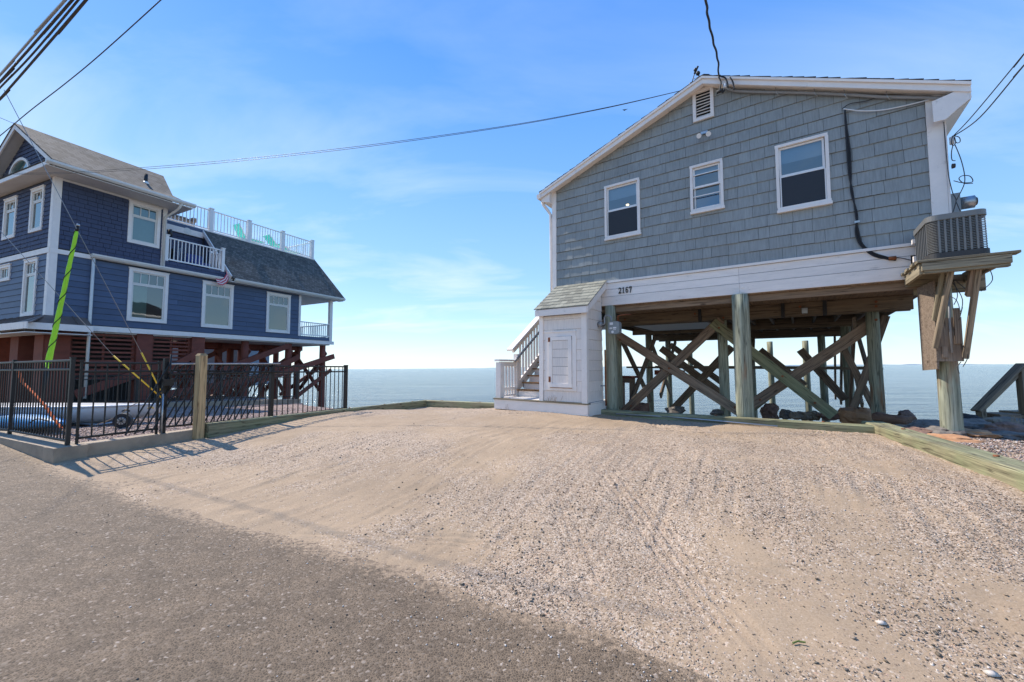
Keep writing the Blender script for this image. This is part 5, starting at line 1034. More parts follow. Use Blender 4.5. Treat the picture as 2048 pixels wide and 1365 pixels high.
for a, b_ in zip(pts, pts[1:]): m.beam(at_y(*a), at_y(*b_), .05, .012, up=(1, 0, 0))
o = m.build('orange_strap', M_orange); meta(o, 'bright orange strap slanting down behind the street side pickets to the blue kayak', 'strap')
lm_ = thing('covered_mast', at_y(94, 760, 7.2), 'tall leaning pole in a lime green sleeve with black spiral cord behind the fence', 'pole')
T_, Bm = at_y(153.5, 463, 7.2), at_y(97, 724, 7.2); m = MB(); NP = 24; V = []; F = []
Vt, Ft = tube_vf([Bm.lerp(T_, i/NP)+Vector((random.uniform(-.0015, .0015), 0, 0)) for i in range(NP+1)], [.043-.017*(i/NP)**.8+(.002*math.sin(i*2.3)) for i in range(NP+1)], 10); mk('sleeve', Vt, Ft, M_lime, lm_, smooth=True)
dirn = (T_-Bm).normalized(); s1 = dirn.orthogonal().normalized(); s2 = dirn.cross(s1)
tube('spiral_cord', [Bm.lerp(T_, i/150)+(s1*math.cos(i*.235)+s2*math.sin(i*.235))*(.047-.017*(i/150)**.8) for i in range(151)], .0065, M_black, lm_, n=5)
cyl('pole_tip', T_, T_+dirn*.10, .026, .024, M_black, lm_, n=12); cyl('pole_fitting', T_+dirn*.10, T_+dirn*.14, .028, .02, M_galv, lm_, n=12); P = at_y(92, 745, 7.2); tube('sleeve_tail', [Bm, at_y(94, 740, 7.2)], [.038, .02], M_lime, lm_, n=8); cyl('pole_foot', at_y(84, 812, 7.2), at_y(94, 735, 7.2), .026, .026, M_black, lm_, n=10)
def guy(label, top, mid, bot):
    g = thing('guy_wire', at_y(*bot), label, 'guy wire', 'guy wires with yellow guards'); A_, M_, B_ = at_y(*top), at_y(*mid), at_y(*bot)
    tube('strand', [A_, M_], .005, M_grey, g); cyl('yellow_guard', M_, B_, .013, .014, M_yellow, g, n=10)
guy('steep guy wire with yellow guard, the right one of the pair behind the gate', (8, 180, 6.2), (283, 706, 8.3), (330, 800, 8.7))
guy('shallow guy wire with yellow guard, the left one of the pair behind the gate', (-60, 395, 6.4), (227, 712, 8.2), (330, 802, 8.75))
# ================================================================== overhead cables
def cable(label, pts, r, mat=M_cable, sm=8, wob=0, name='overhead_cable', level=None, ext=(0, 0)):
    if level:      # a line running level along the road at this height above the viewer's eye
        pts = [(p[0], p[1], level/(ray(p[0], p[1]).z/ray(p[0], p[1]).y)) for p in pts]
    P = [at_y(*p) for p in pts]
    if ext[0]: P.insert(0, P[0]+(P[0]-P[1]).normalized()*ext[0])
    if ext[1]: P.append(P[-1]+(P[-1]-P[-2]).normalized()*ext[1])
    P = spline(P, sm)
    if wob: P = [p+Vector((math.sin(i*1.1)*wob, 0, math.cos(i*.9)*wob)) for i, p in enumerate(P)]
    V, F = tube_vf(P, r, 8); o = mk(name, V, F, mat, None, smooth=True); meta(o, label, 'cable', 'overhead cables'); return o
cable('thick silvery cable, uppermost of the bundle crossing the top left corner', [(-60, 214, 3.60), (0, 150, 3.50), (131, 0, 3.18), (200, -75, 3.05)], .0068, M_galv, level=2.2, ext=(12, 12))
cable('thick dark cable, second of the bundle crossing the top left corner', [(-60, 224, 3.60), (0, 164, 3.50), (145, 0, 3.18), (210, -75, 3.05)], .0068, level=2.2, ext=(12, 12))
cable('dark cable, third of the bundle crossing the top left corner', [(-60, 238, 3.65), (0, 176, 3.52), (62, 112, 3.40), (157, 0, 3.20), (215, -70, 3.05)], .0055, level=2.2, ext=(12, 12))
cable('dark grey cable, lowest of the bundle crossing the top left corner', [(-60, 258, 3.60), (0, 198, 3.50), (174, -2, 3.18), (235, -75, 3.05)], .0068, level=2.2, ext=(12, 12))
cable('thin dark wire sloping from the top edge past the blue gable', [(-60, 318, 9.5), (0, 272, 9.1), (60, 222, 8.4), (130, 168, 7.8), (200, 110, 7.2), (322, 0, 6.4), (400, -75, 6)], .009, ext=(10, 0))
cable('thin pale wire ending at the blue house peak', [(-60, 212, 11), (0, 236, 12), (32, 249, 13.6)], .010, M_galv)
e1 = R.p(1372, 178, -.1)
for k, dz, lb in ((0, 0, 'long sagging wire from the cottage ridge to the left, upper strand'), (1, 2.0, 'long sagging wire from the cottage ridge to the left, lower strand')):
    cable(lb, [(-80, 345+dz, 11.5), (20, 347+dz, 11.2), (171, 343+dz*1.5, 10.8), (400, 326+dz*2, 10.2), (700, 295+dz*1.6, 9.4), (1000, 254+dz, 8.7), (1200, 218+dz*.6, 8.2), (1374, 179, e1.y)], .0055, M_cable, ext=(12, 0))
g0 = R.p(1437, 150, -.2).y
cable('thick twisted black service cable dropping from the top edge to the cottage ridge', [(1405, -80, g0-3.5), (1412, 0, g0-2.6), (1417, 40, g0-2.1), (1427, 85, g0-1.5), (1436, 122, g0-.8), (1437, 152, g0)], .014, M_rubber, wob=.006, ext=(5, 0))
sv = thing('drip_loops', R.p(1441, 178, -.1), 'short black drip loops and clamp where the thick cable meets the cottage rake board', 'wire loop')
for pts in ([(1437, 152), (1450, 156), (1455, 168), (1455, 175)], [(1437, 154), (1442, 165), (1440, 180), (1446, 185), (1450, 178)], [(1460, 155), (1466, 165), (1468, 180)]): tube('drip_loop', [R.p(x, y, -.27) for x, y in pts], .013, M_rubber, sv, sm=5)
P = R.p(1440, 183, -.27); cyl('connector', P-R.u*.05, P+R.u*.05, .03, .025, M_rubber, sv, n=8); P = R.p(1450, 173, -.25); cyl('insulator', P-Vector((0, 0, .04)), P+Vector((0, 0, .04)), .028, .028, M_label, sv, n=10)
h0 = R.p(1908, 272, .0).y
cable('upper of the two black wires rising from the cottage corner to the right edge', [(1907, 272, h0), (1945, 232, h0-.5), (2048, 108, h0-1.4), (2100, 40, h0-1.8)], .006, ext=(0, 8)); cable('lower of the two black wires rising from the cottage corner to the right edge', [(1907, 273, h0), (1960, 235, h0-.5), (2048, 131, h0-1.4), (2100, 72, h0-1.8)], .007, ext=(0, 8))
bd = thing('gull', at_y(1250, 220, 60), 'tiny dark bird flying in the open sky left of the cottage roof', 'bird'); P = at_y(1250, 220, 60)
m = MB(); m.add([P+Vector(v) for v in ((-.02, -.25, 0), (.07, 0, .06), (0, .3, .02), (-.07, 0, .06), (0, 0, -.05), (.55, .02, .22), (.4, .14, .18), (-.42, .02, .05), (-.3, .14, .06))], [(0, 1, 4), (1, 2, 4), (2, 3, 4), (3, 0, 4), (0, 3, 1), (1, 3, 2), (1, 5, 6), (1, 6, 2), (3, 8, 7), (3, 2, 8)]); m.build('bird_body', M_cable, bd)
# ================================================================== the blue house
bh = thing('blue_house', B.w(5, 2.3, .3), 'large navy blue shingled beach house with white trim on red-brown piles, left', 'house')
WZ = 7.85; BW = 4.6; LEN = 9.0
def bwindow(fr, a0, a1, z0, z1, nmunt, split, par, tr=.10, blind=0, deep=.5, sashw=.055):
    w_ = frame_ring(fr, a0, a1, z0, z1, tr, -.05, .03).build('window', M_white, par)
    fbox('drip_cap', fr, a0-.02, a1+.02, -.07, -.0, z1, z1+.03, M_white, w_)
    ia, ib, ja, jb = a0+tr, a1-tr, z0+tr, z1-tr; zs = ja+(jb-ja)*split
    frame_ring(fr, ia, ib, zs-.0, jb, sashw*.8, -.015, .03).build('sash', M_cream, w_); frame_ring(fr, ia, ib, ja, zs, sashw, -.01, .03).build('sash', M_cream, w_)
    for i in range(1, nmunt): a = ia+(ib-ia)*i/nmunt; fbox('muntin', fr, a-.012, a+.012, -.012, .01, zs+.03, jb-.03, M_cream, w_)
    for zz0, zz1 in ((zs+.02, jb-.03), (ja+.03, zs-.02)): mk('pane', [fr.w(ia+.03, .008, zz0), fr.w(ib-.03, .008, zz0), fr.w(ib-.03, .008, zz1), fr.w(ia+.03, .008, zz1)], [(0, 1, 2, 3)], M_glassB, w_)
    if blind: fbox('blind', fr, ia+.02, ia+(ib-ia)*blind, .10, .11, ja+.02, jb-.02, M_blindg, w_)
    return w_
WU = (1.885, 2.86, 6.16, 7.75); WL_ = [(1.995, 3.22, 3.21, 5.20), (4.428, 5.67, 3.19, 5.17), (7.21, 8.445, 3.19, 5.15)]
WF = [(-3.72, -2.70, 6.12, 7.62), (-1.60, -.66, 6.12, 7.65), (-3.62, -2.75, 4.60, 5.15), (-1.70, -.76, 3.22, 5.17)]
# recompute the front windows in the front frame so they sit where the picture shows them
def fl4(fr, pts):
    q = [fr.loc(*p) for p in pts]; return (q[0][0]+q[3][0])/2, (q[1][0]+q[2][0])/2, (q[2][1]+q[3][1])/2, (q[0][1]+q[1][1])/2
WF = [fl4(B2, p) for p in ([(12, 402), (37, 395), (32, 475), (7, 482)], [(66, 381), (92, 374), (86, 461), (60, 467)], [(0, 533), (24, 531), (22, 560), (0, 566)], [(52, 522), (79, 517), (70, 630), (44, 635)])]
WF[2] = (WF[2][1]-.86, WF[2][1], WF[2][2], WF[2][3])
hol = lambda ws: [(a+.08, b_-.08, c+.08, d-.08) for a, b_, c, d in ws]
wall('side_wall', B, [(0, 2.8), (LEN, 2.8), (LEN, 5.45), (0, 5.45)], hol(WL_), .0, .15, M_core, bh)
wall('side_wall', B, [(0, 5.45), (3.05, 5.45), (3.05, WZ), (0, WZ)], hol([WU]), .0, .15, M_core, bh)
wall('front_wall', B2, [(-BW, 2.8), (0, 2.8), (0, WZ), (-BW, WZ)], hol(WF), .0, .15, M_core, bh)
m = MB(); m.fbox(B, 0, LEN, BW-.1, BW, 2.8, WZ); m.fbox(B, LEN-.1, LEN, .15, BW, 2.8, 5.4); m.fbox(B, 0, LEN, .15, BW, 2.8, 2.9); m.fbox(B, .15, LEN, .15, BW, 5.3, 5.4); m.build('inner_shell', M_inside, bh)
# cladding
clad(B, [(.16, 5.47), (2.93, 5.47), (2.93, WZ-.06), (.16, WZ-.06)], [WU], 5.47, .155, .16, .34, M_bshin, bh, 'shingle', 8, th=.022, gap=.010, limit=170)
clad(B2, [(-BW, 5.50), (-.15, 5.50), (-.15, WZ-.05), (-BW, WZ-.05)], WF[:2], 5.50, .155, .16, .34, M_bshin, bh, 'shingle', 9, th=.022, gap=.010, limit=130)
boards(B, [(.16, 2.96), (9.0, 2.96), (9.0, 5.27), (.16, 5.27)], WL_, 2.96, .21, M_blap, bh, 'siding_board', th=.022, D=0, seed=3)
boards(B, [(9.0, 2.96), (10.86, 2.96), (10.86, 3.14), (9.0, 3.14)], [], 2.96, .18, M_blap, bh, 'siding_board', th=.02)
boards(B2, [(-BW, 2.96), (-.15, 2.96), (-.15, 5.27), (-BW, 5.27)], WF[2:], 2.96, .21, M_blap, bh, 'siding_board', th=.022, seed=5)
# trim
for z0, z1 in ((2.9, 5.27), (5.42, WZ)):
    fbox('corner_board', B, .0, .15, -.035, -.003, z0, z1, M_white, bh); fbox('corner_board', B2, -.15, .0, -.035, -.003, z0, z1, M_white, bh); fbox('corner_post', B, -.035, .0, -.036, .0, z0, z1, M_white, bh)
fbox('band_board', B2, -BW, .0, -.045, -.003, 5.27, 5.45, M_white, bh); fbox('band_board', B, -.03, 1.0, -.045, -.003, 5.27, 5.42, M_white, bh)
fbox('corner_board', B, 2.93, 3.07, -.035, .0, 5.47, WZ, M_white, bh); fbox('frieze', B, .15, 2.93, -.02, -.003, WZ-.07, WZ, M_cream, bh)
fbox('bottom_band', B, .9, 11.15, -.06, -.005, 2.75, 2.93, M_white, bh); fbox('bottom_band', B2, -BW, .0, -.06, -.005, 2.75, 2.93, M_white, bh)
for w_ in WL_: bwindow(B, *w_, 4, .74, bh, tr=.10, blind=.5 if w_ is WL_[0] else 0)
bwindow(B, *WU, 3, .70, bh, tr=.10, blind=1.0)
bwindow(B2, *WF[0], 3, .74, bh); bwindow(B2, *WF[1], 3, .74, bh); bwindow(B2, *WF[3], 3, .76, bh); bwindow(B2, *WF[2], 3, .0001 if False else .02, bh, tr=.09)
# upper floor side: white gutter line and main roof
GZ = 5.45
for a0, a1, D in ((.93, 5.5, -.12), (5.5, 11.55, -.36)):
    m = MB(); m.prism([B.w(a0, D-.11, GZ), B.w(a0, D, GZ), B.w(a0, D, GZ-.12), B.w(a0, D-.07, GZ-.12), B.w(a0, D-.11, GZ-.05)], B.u*(a1-a0)); m.build('gutter', M_cream, bh)
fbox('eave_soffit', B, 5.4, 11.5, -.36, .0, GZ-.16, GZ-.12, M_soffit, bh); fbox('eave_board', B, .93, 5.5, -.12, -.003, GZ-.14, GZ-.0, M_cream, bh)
tube('downspout', [B.w(1.0, -.10, GZ-.1), B.w(1.0, -.10, .4)], .045, M_cream, bh, n=8)
RZ = 10.08; RD = 2.28
eave0 = lambda D: D
def bquad(nm, P, mat, th=.12, par=bh): 
    m = MB(); P = [Vector(p) for p in P]; nrm = (P[1]-P[0]).cross(P[2]-P[0]).normalized()
    if nrm.z > 0: nrm = -nrm
    m.prism(P, nrm*th); return m.build(nm, mat, par)
E0 = B.w(-.30, -.90, 8.02); E1 = B.w(3.56, -.90, 8.00)
rfx = bquad('roof', [E0, B.w(-.32, RD, RZ+.03), B.w(3.80, RD, RZ-.02), B.w(3.22, -.02, 8.46)], M_roofB, .10)
bquad('roof', [E0, B.w(3.22, -.02, 8.46), E1], M_roofB, .10)
bquad('roof', [B.w(-.32, RD, RZ+.03), B.w(3.80, RD, RZ-.02), B.w(3.56, 2*RD+.9, 8.0), B.w(-.30, 2*RD+.9, 8.02)], M_roofB, .10)
mk('gable_end', [B.w(3.15, .0, WZ), B.w(3.15, BW, WZ), B.w(3.5, RD, RZ-.1), B.w(3.25, 0, 8.35)], [(0, 1, 2, 3)], M_bshin, bh)
for a0, a1 in ((-.48, 3.6),):
    m = MB(); m.prism([B.w(a0, -1.02, 8.03), B.w(a0, -.90, 8.03), B.w(a0, -.90, 7.90), B.w(a0, -.97, 7.90), B.w(a0, -1.02, 7.96)], B.u*(a1-a0)); m.build('gutter', M_cream, bh)
fbox('soffit', B, -.46, 3.55, -.90, .0, 7.85, 7.88, M_soffit, bh); fbox('soffit', B2, -BW-.9, .86, -.46, -.001, 7.851, 7.879, M_soffit, bh); fbox('soffit_end', B, 3.05, 3.55, -.0, 1.2, 7.85, 7.88, M_soffit, bh)
fbox('front_fascia', B2, -BW-.9, .90, -.50, -.462, 7.86, 8.02, M_white, bh)
bquad('pent_roof', [B2.w(-BW-.9, -.52, 8.03), B2.w(.92, -.52, 8.03), B2.w(.2, -.0, 8.22), B2.w(-BW-.9, -.0, 8.22)], M_roofB, .04)
pkx, pkz = B2.loc(32, 248, -.33); rex, rez = B2.loc(110, 321, -.33)
sl2 = (rez-pkz)/(rex-pkx); lx = 2*pkx-rex
gpoly = [(2*pkx-0.0, 8.0), (.0, 8.0), (.0, pkz+sl2*(0-pkx)-.15), (pkx, pkz-.15), (2*pkx, pkz+sl2*(0-pkx)-.15)]
m = MB(); m.prism([B2.w(a, .0, z) for a, z in gpoly], -B2.n*.1); m.build('gable_wall', M_core, bh)
clad(B2, [(p[0], p[1]) for p in gpoly], [], 8.05, .155, .16, .34, M_bshin, bh, 'gable_shingle', 12, th=.022, gap=.010, limit=120)
for sx_ in (1, -1):
    ax_ = pkx+(rex-pkx)*sx_; m = MB(); m.prism([B2.w(ax_, -.36, rez), B2.w(pkx, -.36, pkz), B2.w(pkx, -.36, pkz-.20), B2.w(ax_, -.36, rez-.20)], -B2.n*.04); m.build('rake_board', M_white, bh)
    m = MB(); m.prism([B2.w(ax_, -.32, rez-.08), B2.w(pkx, -.32, pkz-.08), B2.w(pkx, -.32, pkz-.12), B2.w(ax_, -.32, rez-.12)], -B2.n*.33); m.build('rake_soffit', M_soffit, bh)
    m = MB(); m.prism([B2.w(ax_, -.38, rez+.02), B2.w(pkx, -.38, pkz+.02), B2.w(pkx, -.38, pkz-.03), B2.w(ax_, -.38, rez-.03)], -B2.n*.7); m.build('roof_edge', M_roofB, bh)
# arched window in the gable
ca, cz_ = (B2.loc(22, 345)[0]+B2.loc(64, 330)[0])/2, 8.36; rx_ = (B2.loc(64, 330)[0]-B2.loc(22, 345)[0])/2; rz_ = .66
aw = None; pts_o = [(ca+rx_*math.cos(t), cz_+rz_*math.sin(t)) for t in [math.pi*i/20 for i in range(21)]]; pts_i = [(ca+(rx_-.12)*math.cos(t), cz_+.08+(rz_-.18)*math.sin(t)) for t in [math.pi*i/20 for i in range(21)]]
m = MB()
for i in range(20): m.prism([B2.w(a, -.07, z) for a, z in (pts_o[i], pts_o[i+1], pts_i[i+1], pts_i[i])], -B2.n*.06)
m.fbox(B2, ca-rx_, ca+rx_, -.08, -.01, cz_-.06, cz_+.085); aw = m.build('arched_window', M_white, bh)
mk('pane', [B2.w(a, -.032, z) for a, z in pts_i], [tuple(range(21))], M_glassB, aw); mk('window_backing', [B2.w(a, -.026, z) for a, z in pts_i], [tuple(range(21))], M_blindg, aw)
vp = thing if False else None
P = B.w(2.55, .55, 8.87); cyl('vent_pipe', P-Vector((0, 0, .15)), P+Vector((0, 0, .32)), .06, .06, M_black, bh, n=12); cyl('vent_flashing', P-Vector((0, 0, .14)), P+Vector((0, 0, .02)), .17, .07, M_cream, bh, n=12)
tube('downspout', [B.w(3.15, -.95, 7.93), B.w(3.12, -.75, 7.72), B.w(2.99, -.08, 7.45), B.w(2.99, -.08, 5.5)], .045, M_cream, bh, n=8)
# balcony recess
fbox('balcony_floor', B, 3.05, 5.4, .0, 2.0, 5.58, 5.66, M_bshin, bh); clad(B, [(3.08, 5.47), (5.42, 5.47), (5.26, 5.74), (3.08, 5.74)], [], 5.47, .14, .16, .34, M_bshin, bh, 'balcony_shingle', 15, th=.02, gap=.01)
fbox('balcony_parapet', B, 3.07, 5.30, .0, .08, 5.45, 5.74, M_bshin, bh)
fbox('recess_wall', B, 3.05, 5.4, 2.0, 2.08, 5.5, 7.95, M_core, bh); clad(B, [(3.1, 5.7), (5.3, 5.7), (5.3, 7.58), (3.1, 7.58)], [], 5.7, .155, .16, .34, M_bshin, bh, 'recess_shingle', 16, th=.022, gap=.01, D=1.99)
fbox('recess_beam', B, 3.05, 5.30, 1.90, 1.96, 7.58, 7.84, M_white, bh); fbox('deck_edge', B, 3.05, 5.35, 1.92, 2.02, 7.84, 8.0, M_blap, bh)
mk('recess_side', [B.w(5.36, .0, 5.5), B.w(5.36, 2.0, 5.5), B.w(5.36, 2.0, 7.95), B.w(5.36, .0, 5.75)], [(0, 1, 2, 3)], M_bshin, bh); fbox('upper_end_wall', B, 2.95, 3.04, .0, BW, 5.45, 8.0, M_bshin, bh)
LT = B.p(404, 461, 2.0); 
beam('roof_trim', B.w(5.40, -.30, 5.50), B.w(5.28, 1.98, 7.92), .05, .16, M_white, bh)
# lower roof and roof deck
MR = [B.w(5.44, -.42, 5.46), B.w(11.55, -.42, 5.46), B.w(11.32, 2.0, 8.03), B.w(5.30, 2.0, 8.03)]
bquad('lower_roof', MR, M_roofD, .10)
mk('roof_end_wall', [B.w(11.3, 0, 5.5), B.w(11.2, 2, 7.9), B.w(11.2, BW+1, 7.9), B.w(11.3, BW+1, 5.5)], [(0, 1, 2, 3)], M_bshin, bh)
fbox('roof_deck', B, 3.0, 11.3, 1.96, 7.2, 7.98, 8.05, M_white, bh)
def railing(nm, P0, P1, h_, par, sp=.125, posts=(0, 1), mat=M_vinyl, bs=.028, ps=.11, rw=.06, post_h=.08, zb=.07):
    P0, P1 = Vector(P0), Vector(P1); d = P1-P0; Ln = d.length; u = d.normalized(); Z = Vector((0, 0, 1))
    r_ = thing(nm, P0, 'tmp', 'tmp') if par is None else None
    beam('top_rail', P0+Z*h_, P1+Z*h_, rw, .05, mat, par); beam('bottom_rail', P0+Z*zb, P1+Z*zb, rw*.8, .04, mat, par)
    n_ = max(2, int(Ln/sp)); s = Z.cross(u)
    for i in range(1, n_): P = P0+d*i/n_; obox('baluster', P+Z*(h_+zb)/2, u, s, Z, (bs, bs, h_-zb), mat, par)
    for f in posts: P = P0+d*f; obox('rail_post', P+Z*(h_+post_h)/2, u, s, Z, (ps, ps, h_+post_h), mat, par); obox('post_cap', P+Z*(h_+post_h+.02), u, s, Z, (ps+.04, ps+.04, .035), mat, par)
b_rail = fbox('balcony_railing', B, 3.13, 5.19, .015, .045, 5.83, 5.85, M_vinyl, bh)
railing('', B.w(3.12, .03, 5.74), B.w(5.20, .03, 5.74), .96, b_rail, sp=.13); railing('', B.w(5.20, .1, 5.74), B.w(5.20, 1.0, 5.9), .80, b_rail, sp=.12, posts=(1,))
d_rail = fbox('roof_deck_railing', B, 3.06, 11.2, 2.025, 2.055, 8.14, 8.16, M_vinyl, bh)
pa = [B.loc(x, y_, 2.04)[0] for x, y_ in ((422, 440), (498, 460), (565, 480), (624, 500))]
zr = 8.05
railing('', B.w(3.05, 2.04, zr), B.w(pa[0], 2.04, zr), 1.02, d_rail, sp=.14, posts=())
for i in range(3): railing('', B.w(pa[i], 2.04, zr), B.w(pa[i+1], 2.04, zr), 1.02, d_rail, sp=.14, posts=(0,) if i < 2 else (0, 1), ps=.16 if i < 3 else .12)
railing('', B.w(pa[3], 2.1, zr), B.w(pa[3], 7.0, zr), 1.02, d_rail, sp=.16, posts=(.5, 1)); railing('', B.w(5.3, 7.0, zr), B.w(pa[3], 7.0, zr), 1.02, d_rail, sp=.3, posts=(0, .33, .66)); 
# porch
fbox('porch_floor', B, 9.0, 10.95, .0, BW, 2.95, 3.1, M_soffit, bh); fbox('porch_ceiling', B, 9.0, 11.3, .05, BW+.6, 5.28, 5.32, M_soffit, bh); fbox('porch_corner', B, 8.93, 9.05, -.03, .03, 3.12, 5.28, M_white, bh)
for D in (.06, BW-.1): fbox('porch_post', B, 10.87, 11.05, D-.08, D+.08, 2.93, 5.30, M_white, bh)
p_rail = fbox('porch_railing', B, 9.06, 10.87, .025, .055, 3.22, 3.24, M_vinyl, bh)
railing('', B.w(9.05, .04, 3.13), B.w(10.88, .04, 3.13), .76, p_rail, sp=.13, posts=()); railing('', B.w(10.95, .1, 3.13), B.w(10.95, BW-.2, 3.13), .76, p_rail, sp=.16, posts=())
# floor, piles, braces, slat screens
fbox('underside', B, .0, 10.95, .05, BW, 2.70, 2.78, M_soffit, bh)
sk = bquad('metal_skirt_roof', [B.w(-.62, -.62, 2.86), B.w(.93, -.62, 2.86), B.w(.93, -.03, 3.19), B.w(-.05, -.03, 3.19)], M_copper, .03)
bquad('metal_skirt_roof', [B2.w(.95, -.62, 2.86), B2.w(.03, -.03, 3.19), B2.w(-BW, -.03, 3.19), B2.w(-BW, -.62, 2.86)], M_copper, .03)
for i in range(9): a = -BW+.3+i*.5; beam('standing_seam', B2.w(a, -.63, 2.885), B2.w(a, -.03, 3.21), .02, .03, M_copper, sk)
for a in (.2, .6): beam('standing_seam', B.w(a, -.63, 2.885), B.w(a, -.03, 3.21), .02, .03, M_copper, sk)
fbox('skirt_fascia', B2, -BW, .78, -.66, -.625, 2.66, 2.87, M_white, bh); fbox('skirt_fascia', B, -.62, .93, -.66, -.625, 2.66, 2.87, M_white, bh); fbox('skirt_soffit', B2, -BW, .6, -.62, .0, 2.55, 2.58, M_soffit, bh); fbox('skirt_soffit', B, -.3, .93, -.62, .0, 2.551, 2.579, M_soffit, bh)
for a0, a1 in ((.02, .60), (2.35, 2.83), (4.15, 4.62)): fbox('column', B, a0, a1, .0, .45, -.8, 2.74, M_barnred, bh)
for a0, a1 in ((-.62, -.02), (-2.35, -1.75), (-4.3, -3.7)): fbox('column', B2, a0, a1, -.02, .5, -.2, 2.74, M_barnred, bh)
for a0, a1, zb in ((.62, 2.34, .9), (2.85, 4.14, 1.0)):
    scn = fbox('slat_screen_frame', B, a0, a0+.06, .14, .2, zb, 2.72, M_barnred, bh); fbox('screen_stile', B, a1-.08, a1, .14, .2, zb, 2.72, M_barnred, bh)
    fbox('screen_stile', B, (a0+a1)/2-.03, (a0+a1)/2+.03, .16, .2, zb, 2.72, M_barnred, bh)
    for i in range(int((2.70-zb)/.155)): fbox('slat', B, a0, a1, .10, .135, 2.60-i*.155, 2.67-i*.155, M_barnred, bh)
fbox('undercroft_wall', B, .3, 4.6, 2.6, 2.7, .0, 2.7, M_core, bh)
for a, D in [(a, D) for D in (.25, 2.4, 4.4) for a in (6.42, 8.60, 10.65)]+[(4.9, 2.4), (4.9, 4.4), (2.6, 4.4), (7.5, 3.4)]:
    cyl('pile', B.w(a, D, -2.4), B.w(a, D, 2.74), .19 if D < 1 else .17, .155, M_barnred, bh, n=14, wob=.02)
for D in (2.4, 4.4): fbox('floor_beam', B, 4.7, 10.9, D-.1, D+.1, 2.45, 2.69, M_barnred, bh)
def bb(p, q, D, h_=.26, w_=.08, mat=M_barnred): return beam('brace', B.p(*p, D), B.p(*q, D), w_, h_, mat, bh)
bb((325, 745), (402, 703), -.02); bb((440, 742), (578, 692), .0, .26); bb((540, 742), (598, 714), -.04, .26); bb((520, 762), (668, 713), -.06, .28); bb((585, 800), (662, 740), .1, .2); bb((360, 800), (600, 733), .05, .3); bb((330, 790), (560, 748), -.1, .28); bb((150, 790), (345, 725), -.1, .3); bb((300, 742), (470, 790), .5, .3)
bb((395, 722), (452, 698), 2.2, .2); bb((460, 735), (545, 700), 2.3, .22); bb((470, 790), (600, 700), 2.6, .22); bb((560, 790), (640, 735), 2.6, .2); bb((400, 795), (500, 735), 2.5, .26)
for a, dd_ in ((6.42, 1), (8.6, 1), (10.65, 1)): beam('cross_brace', B.w(a+.2, .2, 2.3), B.w(a+.2, 2.4, .2), .06, .22, M_barnred, bh); beam('cross_brace', B.w(a-.2, 2.4, 2.3), B.w(a-.2, .2, .2), .06, .22, M_barnred, bh)
P = B.p(374, 463, 1.94); cyl('wall_lamp_base', P, P+B.n*.05, .17, .15, M_cream, bh, n=18)
P = B.p(340, 473, 1.2); cyl('wall_lantern', P, P+Vector((0, 0, .3)), .09, .06, M_acd, bh, n=8)
# things on the blue house
def lounger(label, P, u, back, mat, L_=1.7):
    t = thing('deck_lounger', P, label, 'lounge chair'); u = Vector(u).normalized(); s = Vector((-u.y, u.x, 0)); Z = Vector((0, 0, 1)); P = Vector(P)
    a, b_ = P+Z*.32, P+u*L_*.62+Z*.32; c = P-u*.62*math.cos(back)+Z*(.32+.75*math.sin(back))
    for nm, p, q in (('seat_sling', a, b_), ('back_sling', a, c)):
        m = MB(); m.prism([p-s*.28, q-s*.28, q+s*.28, p+s*.28], ((q-p).cross(s)).normalized()*.02); m.build(nm, mat, t)
        for o_ in (-.3, .3): tube('frame_tube', [p+s*o_, q+s*o_], .018, M_label, t)
    for p in (a, b_-u*.1): tube('leg', [p-s*.3, p-s*.3-Z*.31], .016, M_label, t); tube('leg', [p+s*.3, p+s*.3-Z*.31], .016, M_label, t)
    return t
ux = B.u
lounger('turquoise lounge chair with raised back on the blue house roof deck', B.w(B.loc(487, 478, 2.6)[0], 2.7, 8.06), ux, 1.0, M_turq)
lounger('low turquoise lounge chair lying nearly flat beside the raised one on the roof deck', B.w(B.loc(515, 478, 3.2)[0]-.2, 3.6, 8.06), ux, .35, M_turq, 1.4)
lounger('turquoise striped lounge chair near the second railing post from the end of the roof deck', B.w(B.loc(548, 490, 3)[0], 3.0, 8.2), ux, .7, M_turq, 1.2)
lounger('pale turquoise lounge chair nearest the sea end of the roof deck', B.w(B.loc(572, 500, 3)[0], 3.0, 8.1), ux, .3, M_turq, 1.3)
wk = thing('wicker_sofa', B.w(4.4, 3.0, 8.06), 'brown wicker sofa on the roof deck behind the railing above the balcony', 'sofa'); fbox('seat', B, 3.9, 5.3, 2.7, 3.4, 8.06, 8.5, M_wicker, wk, .03); fbox('backrest', B, 3.9, 5.3, 3.4, 3.55, 8.06, 8.85, M_wicker, wk, .03); fbox('armrest', B, 5.2, 5.35, 2.7, 3.4, 8.5, 8.7, M_wicker, wk); fbox('armrest', B, 3.85, 4.0, 2.7, 3.4, 8.5, 8.7, M_wicker, wk)
bc = thing('balcony_chair', B.w(4.6, .8, 5.67), 'royal blue cushioned chair behind the balcony railing', 'chair'); fbox('seat', B, 4.3, 4.95, .5, 1.1, 5.95, 6.08, M_royal, bc, .02); fbox('backrest', B, 4.3, 4.95, 1.1, 1.2, 6.0, 6.5, M_royal, bc, .02)
for a in (4.35, 4.9):
    for D in (.55, 1.1): fbox('leg', B, a-.02, a+.02, D-.02, D+.02, 5.67, 5.95, M_black, bc)
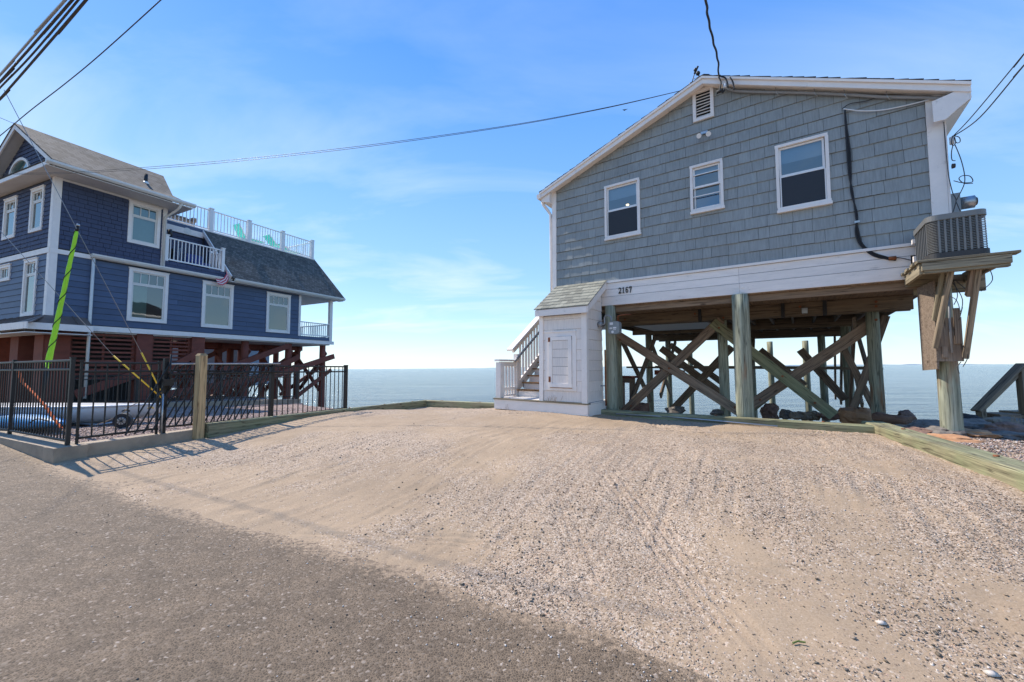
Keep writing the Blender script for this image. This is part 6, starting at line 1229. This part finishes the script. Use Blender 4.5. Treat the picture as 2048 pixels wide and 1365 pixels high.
bf = thing('folded_chairs', B.w(3.5, .7, 5.67), 'folded black chairs leaning in the left end of the balcony', 'folding chair'); beam('folded_frame', B.w(3.3, .5, 5.68), B.w(3.6, .9, 6.7), .05, .04, M_black, bf); beam('folded_frame', B.w(3.75, .6, 5.68), B.w(3.95, .9, 6.6), .05, .04, M_galv, bf); beam('folded_back', B.w(3.4, .7, 5.9), B.w(3.6, .9, 6.5), .4, .03, M_black, bf)
tw = thing('striped_towel', B.p(452, 555, -.1), 'red and white striped cloth hanging from the balcony corner', 'towel'); pts = [(452, 540), (453, 548), (448, 556), (440, 560), (431, 557)]
for k in range(5):
    m = MB(); o_ = k*.055
    for a, b_ in zip(pts, pts[1:]):
        p, q = B.p(*a, -.25), B.p(*b_, -.25); d = Vector((0, 0, -1))*.8+B.u*.35; m.prism([p+d*o_, q+d*o_*1.1, q+d*(o_*1.1+.055), p+d*(o_+.055)], B.n*.012)
    m.build('stripe', M_redstripe if k % 2 == 0 else M_whitecloth, tw)
# neighbour house glimpsed between the piles
nb = thing('far_grey_house', (-19, 27, 0), 'grey-blue clapboard house wall glimpsed under the blue house between the piles', 'house'); m_n = plain('grey_blue_clapboard', (.17, .20, .25), .7, var=.1, bump=.05)
NBF = Frame((-21.5, 23.5), 75); fbox('wall', NBF, 0, 5.0, 0, 5, .3, 4.6, m_n, nb)
for i in range(20): fbox('siding_board', NBF, 0, 5.0, -.03, -.002, .5+i*.2, .69+i*.2, m_n, nb)
bquad('roof', [NBF.w(-.3, -.4, 4.6), NBF.w(5.2, -.4, 4.6), NBF.w(5.2, 2.5, 6.0), NBF.w(-.3, 2.5, 6.0)], M_roofD, .1, nb); bquad('roof', [NBF.w(-.3, 5.4, 4.6), NBF.w(5.2, 5.4, 4.6), NBF.w(5.2, 2.5, 6.0), NBF.w(-.3, 2.5, 6.0)], M_roofD, .1, nb)
# dry weeds at the landing
wd = MB(); rs = random.Random(9)
for (px_, py_, n_, h_) in ((1025, 822, 7, .14), (1108, 808, 12, .12), (2035, 852, 9, .16), (1035, 830, 8, .05)):
    for i in range(n_):
        P = at_z(px_+rs.uniform(-14, 14), py_, .43 if px_ != 1108 else .62); 
        if px_ == 1108: P = R.p(px_+rs.uniform(-13, 13), 804, -.93)
        wd.tube([P, P+Vector((rs.uniform(-.05, .05), rs.uniform(-.01, .01), h_*rs.uniform(.6, 1.1)))], .003, 4)
o = wd.build('dry_weeds', M_concrete, None, kind='stuff')
lf = MB(); P = at_z(1582, 1215, .2); P.z = gz(P.x, P.y)+.008; lf.tube([P, P+Vector((.03, .01, .002)), P+Vector((.06, .0, .003))], .004, 5); o = lf.build('green_twig', M_twig); meta(o, 'small green twig lying on the shells in the right foreground', 'twig')
for i, (px_, py_, s_, lb) in enumerate(((1760, 1208, .022, 'large white shell on the sand in the right foreground'), (1978, 1292, .024, 'pale round shell near the bottom right corner'))):
    P = at_z(px_, py_, .15); P.z = gz(P.x, P.y)+.006; V = []; n_ = 14
    for j in range(n_): a = 2*math.pi*j/n_; V.append(P+Vector((s_*math.cos(a)*1.2, s_*math.sin(a), .002*math.sin(3*a))))
    V.append(P+Vector((0, 0, .009))); V.append(P+Vector((0, 0, -.004))); F = [(j, (j+1) % n_, n_) for j in range(n_)]+[((j+1) % n_, j, n_+1) for j in range(n_)]; o = mk('sea_shell', V, F, M_shell, None, smooth=True); meta(o, lb, 'shell')
